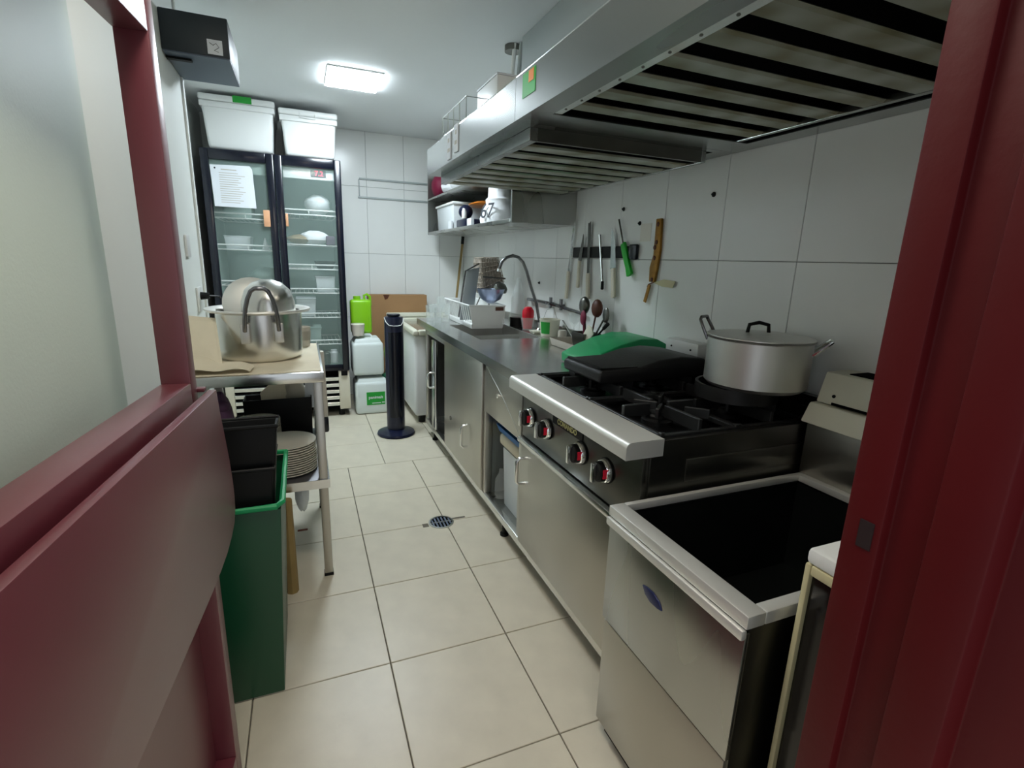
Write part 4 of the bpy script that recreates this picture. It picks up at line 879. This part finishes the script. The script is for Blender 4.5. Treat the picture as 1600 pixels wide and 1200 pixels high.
# big pot
bx_, by_, rb = -.182, 2.435, .163
t = thing('stock_pot', 'large polished aluminium pot with wide rim standing on the steel table', 'pot', (bx_, by_, .909))
build('pot_body', MB().lathe([(0, 0), (rb-.018, 0), (rb-.004, .012), (rb, .03), (rb+.004, .198), (rb+.001, .200), (rb-.003, .03), (0, .008)], (bx_, by_, .909), 64), 'alum', t)
build('rim', MB().lathe([(rb+.002, .196), (rb+.014, .199), (rb+.038, .203), (rb+.043, .208), (rb+.041, .214), (rb+.030, .214), (rb+.006, .209), (rb-.001, .204), (rb+.002, .196)], (bx_, by_, .909), 64), 'rim_metal', t)
aH = math.radians(-84)
for a in (aH, aH+math.pi):
    ca, sa = math.cos(a), math.sin(a); P = []
    for k in range(13):
        tt = math.pi*k/12; s_ = -math.cos(tt)*.062; up_ = .172*min(1, math.sin(tt)*1.08)
        P.append((bx_+(rb+.008+.040*math.sin(tt)**.6*(1 if 0 < k < 12 else 0))*ca-s_*sa, by_+(rb+.008+.040*math.sin(tt)**.6*(1 if 0 < k < 12 else 0))*sa+s_*ca, .909+.135+up_))
    hd = build('handle', MB().tube(P, .0085, 10), 'tube_dark', t, ang=60)
    for s_ in (-.062, .062):
        c = (bx_+(rb+.004)*ca-s_*sa, by_+(rb+.004)*sa+s_*ca)
        lugo = build('lug', B(c[0]-.017, c[0]+.017, c[1]-.007, c[1]+.007, .909+.085, .909+.165, rot=(0, 0, a+math.pi/2)), 'alum_matte', hd, bev=.004)
build('mixing_bowl', MB().lathe([(.105, 0), (.103, .045), (.088, .092), (.058, .122), (.022, .136), (0, .137)], (bx_+.042, by_-.055, .909+.200), 48), 'alum', label='shiny upturned metal bowl resting in the big pot', cat='bowl')
build('pot_lid', MB().lathe([(.118, 0), (.118, .003), (.112, .006), (.08, .016), (.03, .024), (0, .025)], (bx_-.030, by_+.088, .909+.222), 40, rot=(1.30, 0, .12)), 'rim_metal', label='dull round lid standing on edge behind the shiny bowl in the big pot', cat='lid')
# small patterned cup + white bag behind the pot at table's far end
t = thing('mug', 'white mug with grey pattern at the far edge of the steel table', 'mug', (0, 2.68, .909))
build('cup', MB().lathe([(0, 0), (.030, 0), (.036, .09), (.037, .095), (.033, .095), (.028, .006), (0, .006)], (-.015, 2.70, .909), 24), 'ceramic', t)
build('pattern', MB().lathe([(.0335, .03), (.0365, .075)], (-.015, 2.70, .909), 24), 'stone_grey', t)
# plates on lower shelf
def plate_stack(cx, cy, z, rr, n, grp, lab):
    P = [(0, 0), (rr*.60, 0), (rr*.64, .003), (rr*.96, .0075), (rr, .0095), (rr, .0125), (rr*.985, .0130), (rr*.66, .006), (0, .0045)]
    p0 = build('plate', MB().lathe(P, (cx, cy, z), 40), 'plate_glaze', cat='plate', group=grp, label=lab)
    base = p0.location.copy()
    for i in range(1, n):
        q = p0.copy(); C.objects.link(q); q.location = base+Vector((random.uniform(-.0015, .0015), random.uniform(-.0015, .0015), .0100*i)); last = q
    return last
l1 = plate_stack(-.105, 2.235, .4505, .118, 13, 'large plates in the stack on the lower table shelf', 'grey plate in the tall stack on the lower shelf of the steel table')
l1['label'] = 'topmost grey plate of the tall stack on the lower table shelf'
l2 = plate_stack(-.235, 2.50, .4505, .100, 15, 'plates in the rear stack on the lower table shelf', 'plate in the rear stack behind the tall stack of plates')
l2['label'] = 'topmost greenish plate of the rear stack under the steel table'
t = thing('crate', 'black open crate full of odds at the back of the lower shelf', 'crate', (-.12, 2.68, .45))
build('crate_body', MB().tub(-.300, .006, 2.615, 2.730, .451, .665, .006, .005), 'black_plastic', t, bev=.003)
build('plastic_bag', MB().ball((-.075, 2.70, .665), .055, .055, .085, jit=.07), 'stone_grey', label='grey scrunched bag poking out of the black crate', cat='bag')
build('parchment', MB().prism([(-.22, 2.66, .60), (-.10, 2.66, .60), (-.115, 2.66, .745), (-.155, 2.66, .755), (-.225, 2.66, .69)], (0, .006, .0)), 'kraft', label='cream parchment sheet standing in the black crate', cat='paper')
build('white_card', MB().prism([(-.03, 2.66, .60), (.02, 2.66, .60), (.02, 2.66, .75), (-.02, 2.66, .745)], (0, .006, 0)), 'paper', label='white card at the right end of the black crate', cat='card')
t = thing('purple_cloth', 'purple cloth bundle on the lower shelf behind the red door', 'cloth', (-.33, 2.25, .45))
build('cloth', MB().ball((-.325, 2.18, .640), .045, .05, .185, jit=.05), 'purple', t)
build('bunch', MB().ball((-.325, 2.17, .765), .035, .035, .03, jit=.06), 'purple', t)
# red post behind door at far left under table edge (bottle) and wooden post under the shelf
build('wooden_post', MB().tube([(-.115, 2.02, 0), (-.112, 2.02, .41)], [.024, .020], 8), 'wood_dark', label='short worn wooden post standing under the table behind the bin', cat='post')
t = thing('clear_bag', 'limp translucent plastic bag hanging under the steel table', 'bag', (-.05, 2.2, .2))
build('film', MB().ball((-.06, 2.24, .33), .03, .05, .082, jit=.08), 'milky', t)
build('bag_tip', MB().box(-.085, -.045, 2.14, 2.146, .20, .206), 'brown', t)
# cloth hanging at the table's right rear
build('net_bag', MB().hexa([(.050, 2.79, .50), (.085, 2.79, .50), (.085, 2.84, .50), (.050, 2.84, .50), (.058, 2.79, .86), (.080, 2.79, .86), (.080, 2.84, .86), (.058, 2.84, .86)]), 'ceramic', bev=.008, label='pale net bag hanging behind the right end of the steel table', cat='bag')
build('black_case', B(.030, .085, 2.80, 2.90, .41, .495), 'black_gloss', bev=.01, label='black case behind the right end of the lower table shelf', cat='case')

# ------------------------------------------------------------ green bin with black bins in it
t = thing('waste_bin', 'tall green plastic bin half hidden by the red door', 'bin', (-.22, 1.72, 0))
gb = MB(); x0, x1, y0, y1 = -.345, -.097, 1.46, 1.90
def ring(k, z, zz=None):
    return [(x0+k, y0+k, z), (x1-k, y0+k, z), (x1-k, y1-k, zz or z), (x0+k, y1-k, zz or z)]
R_ = [ring(.034, .002), ring(0, .645), ring(.005, .645), ring(.038, .008)]
V = [[gb.bm.verts.new(a) for a in q] for q in R_]
gb.bm.faces.new(V[0][::-1]); gb.bm.faces.new(V[3])
for a, b in ((0, 1), (1, 2), (2, 3)):
    for i in range(4): jn = (i+1) % 4; gb.bm.faces.new([V[a][i], V[a][jn], V[b][jn], V[b][i]])
build('bin_body', gb, 'green_bin', t, bev=.010, seg=3)
build('bin_rim', MB().tube([(x0, y0-.002, .655), (x1-.01, y0-.002, .655), (x1+.004, y0+.015, .660), (x1+.004, y1-.02, .662), (x0, y1, .662)], .009, 8, closed=True), 'green_board', t)
def insert(x0, x1, y0, y1, z0, z1, label):
    t = thing('bin_insert', label, 'bin', ((x0+x1)/2, (y0+y1)/2, z0))
    build('tub', MB().tub(x0, x1, y0, y1, z0, z1, .022, .006), 'black_plastic', t, bev=.012, seg=3)
    build('rim', MB().tube([(x0-.002, y0-.002, z1), (x1+.002, y0-.002, z1), (x1+.002, y1+.002, z1), (x0-.002, y1+.002, z1)], .006, 8, closed=True), 'black_plastic', t)
insert(-.325, -.110, 1.475, 1.66, .52, .765, 'lower black tub nested in the top of the green bin')
insert(-.318, -.092, 1.478, 1.56, .64, .888, 'upper black tub stacked into the lower black tub on the bin')
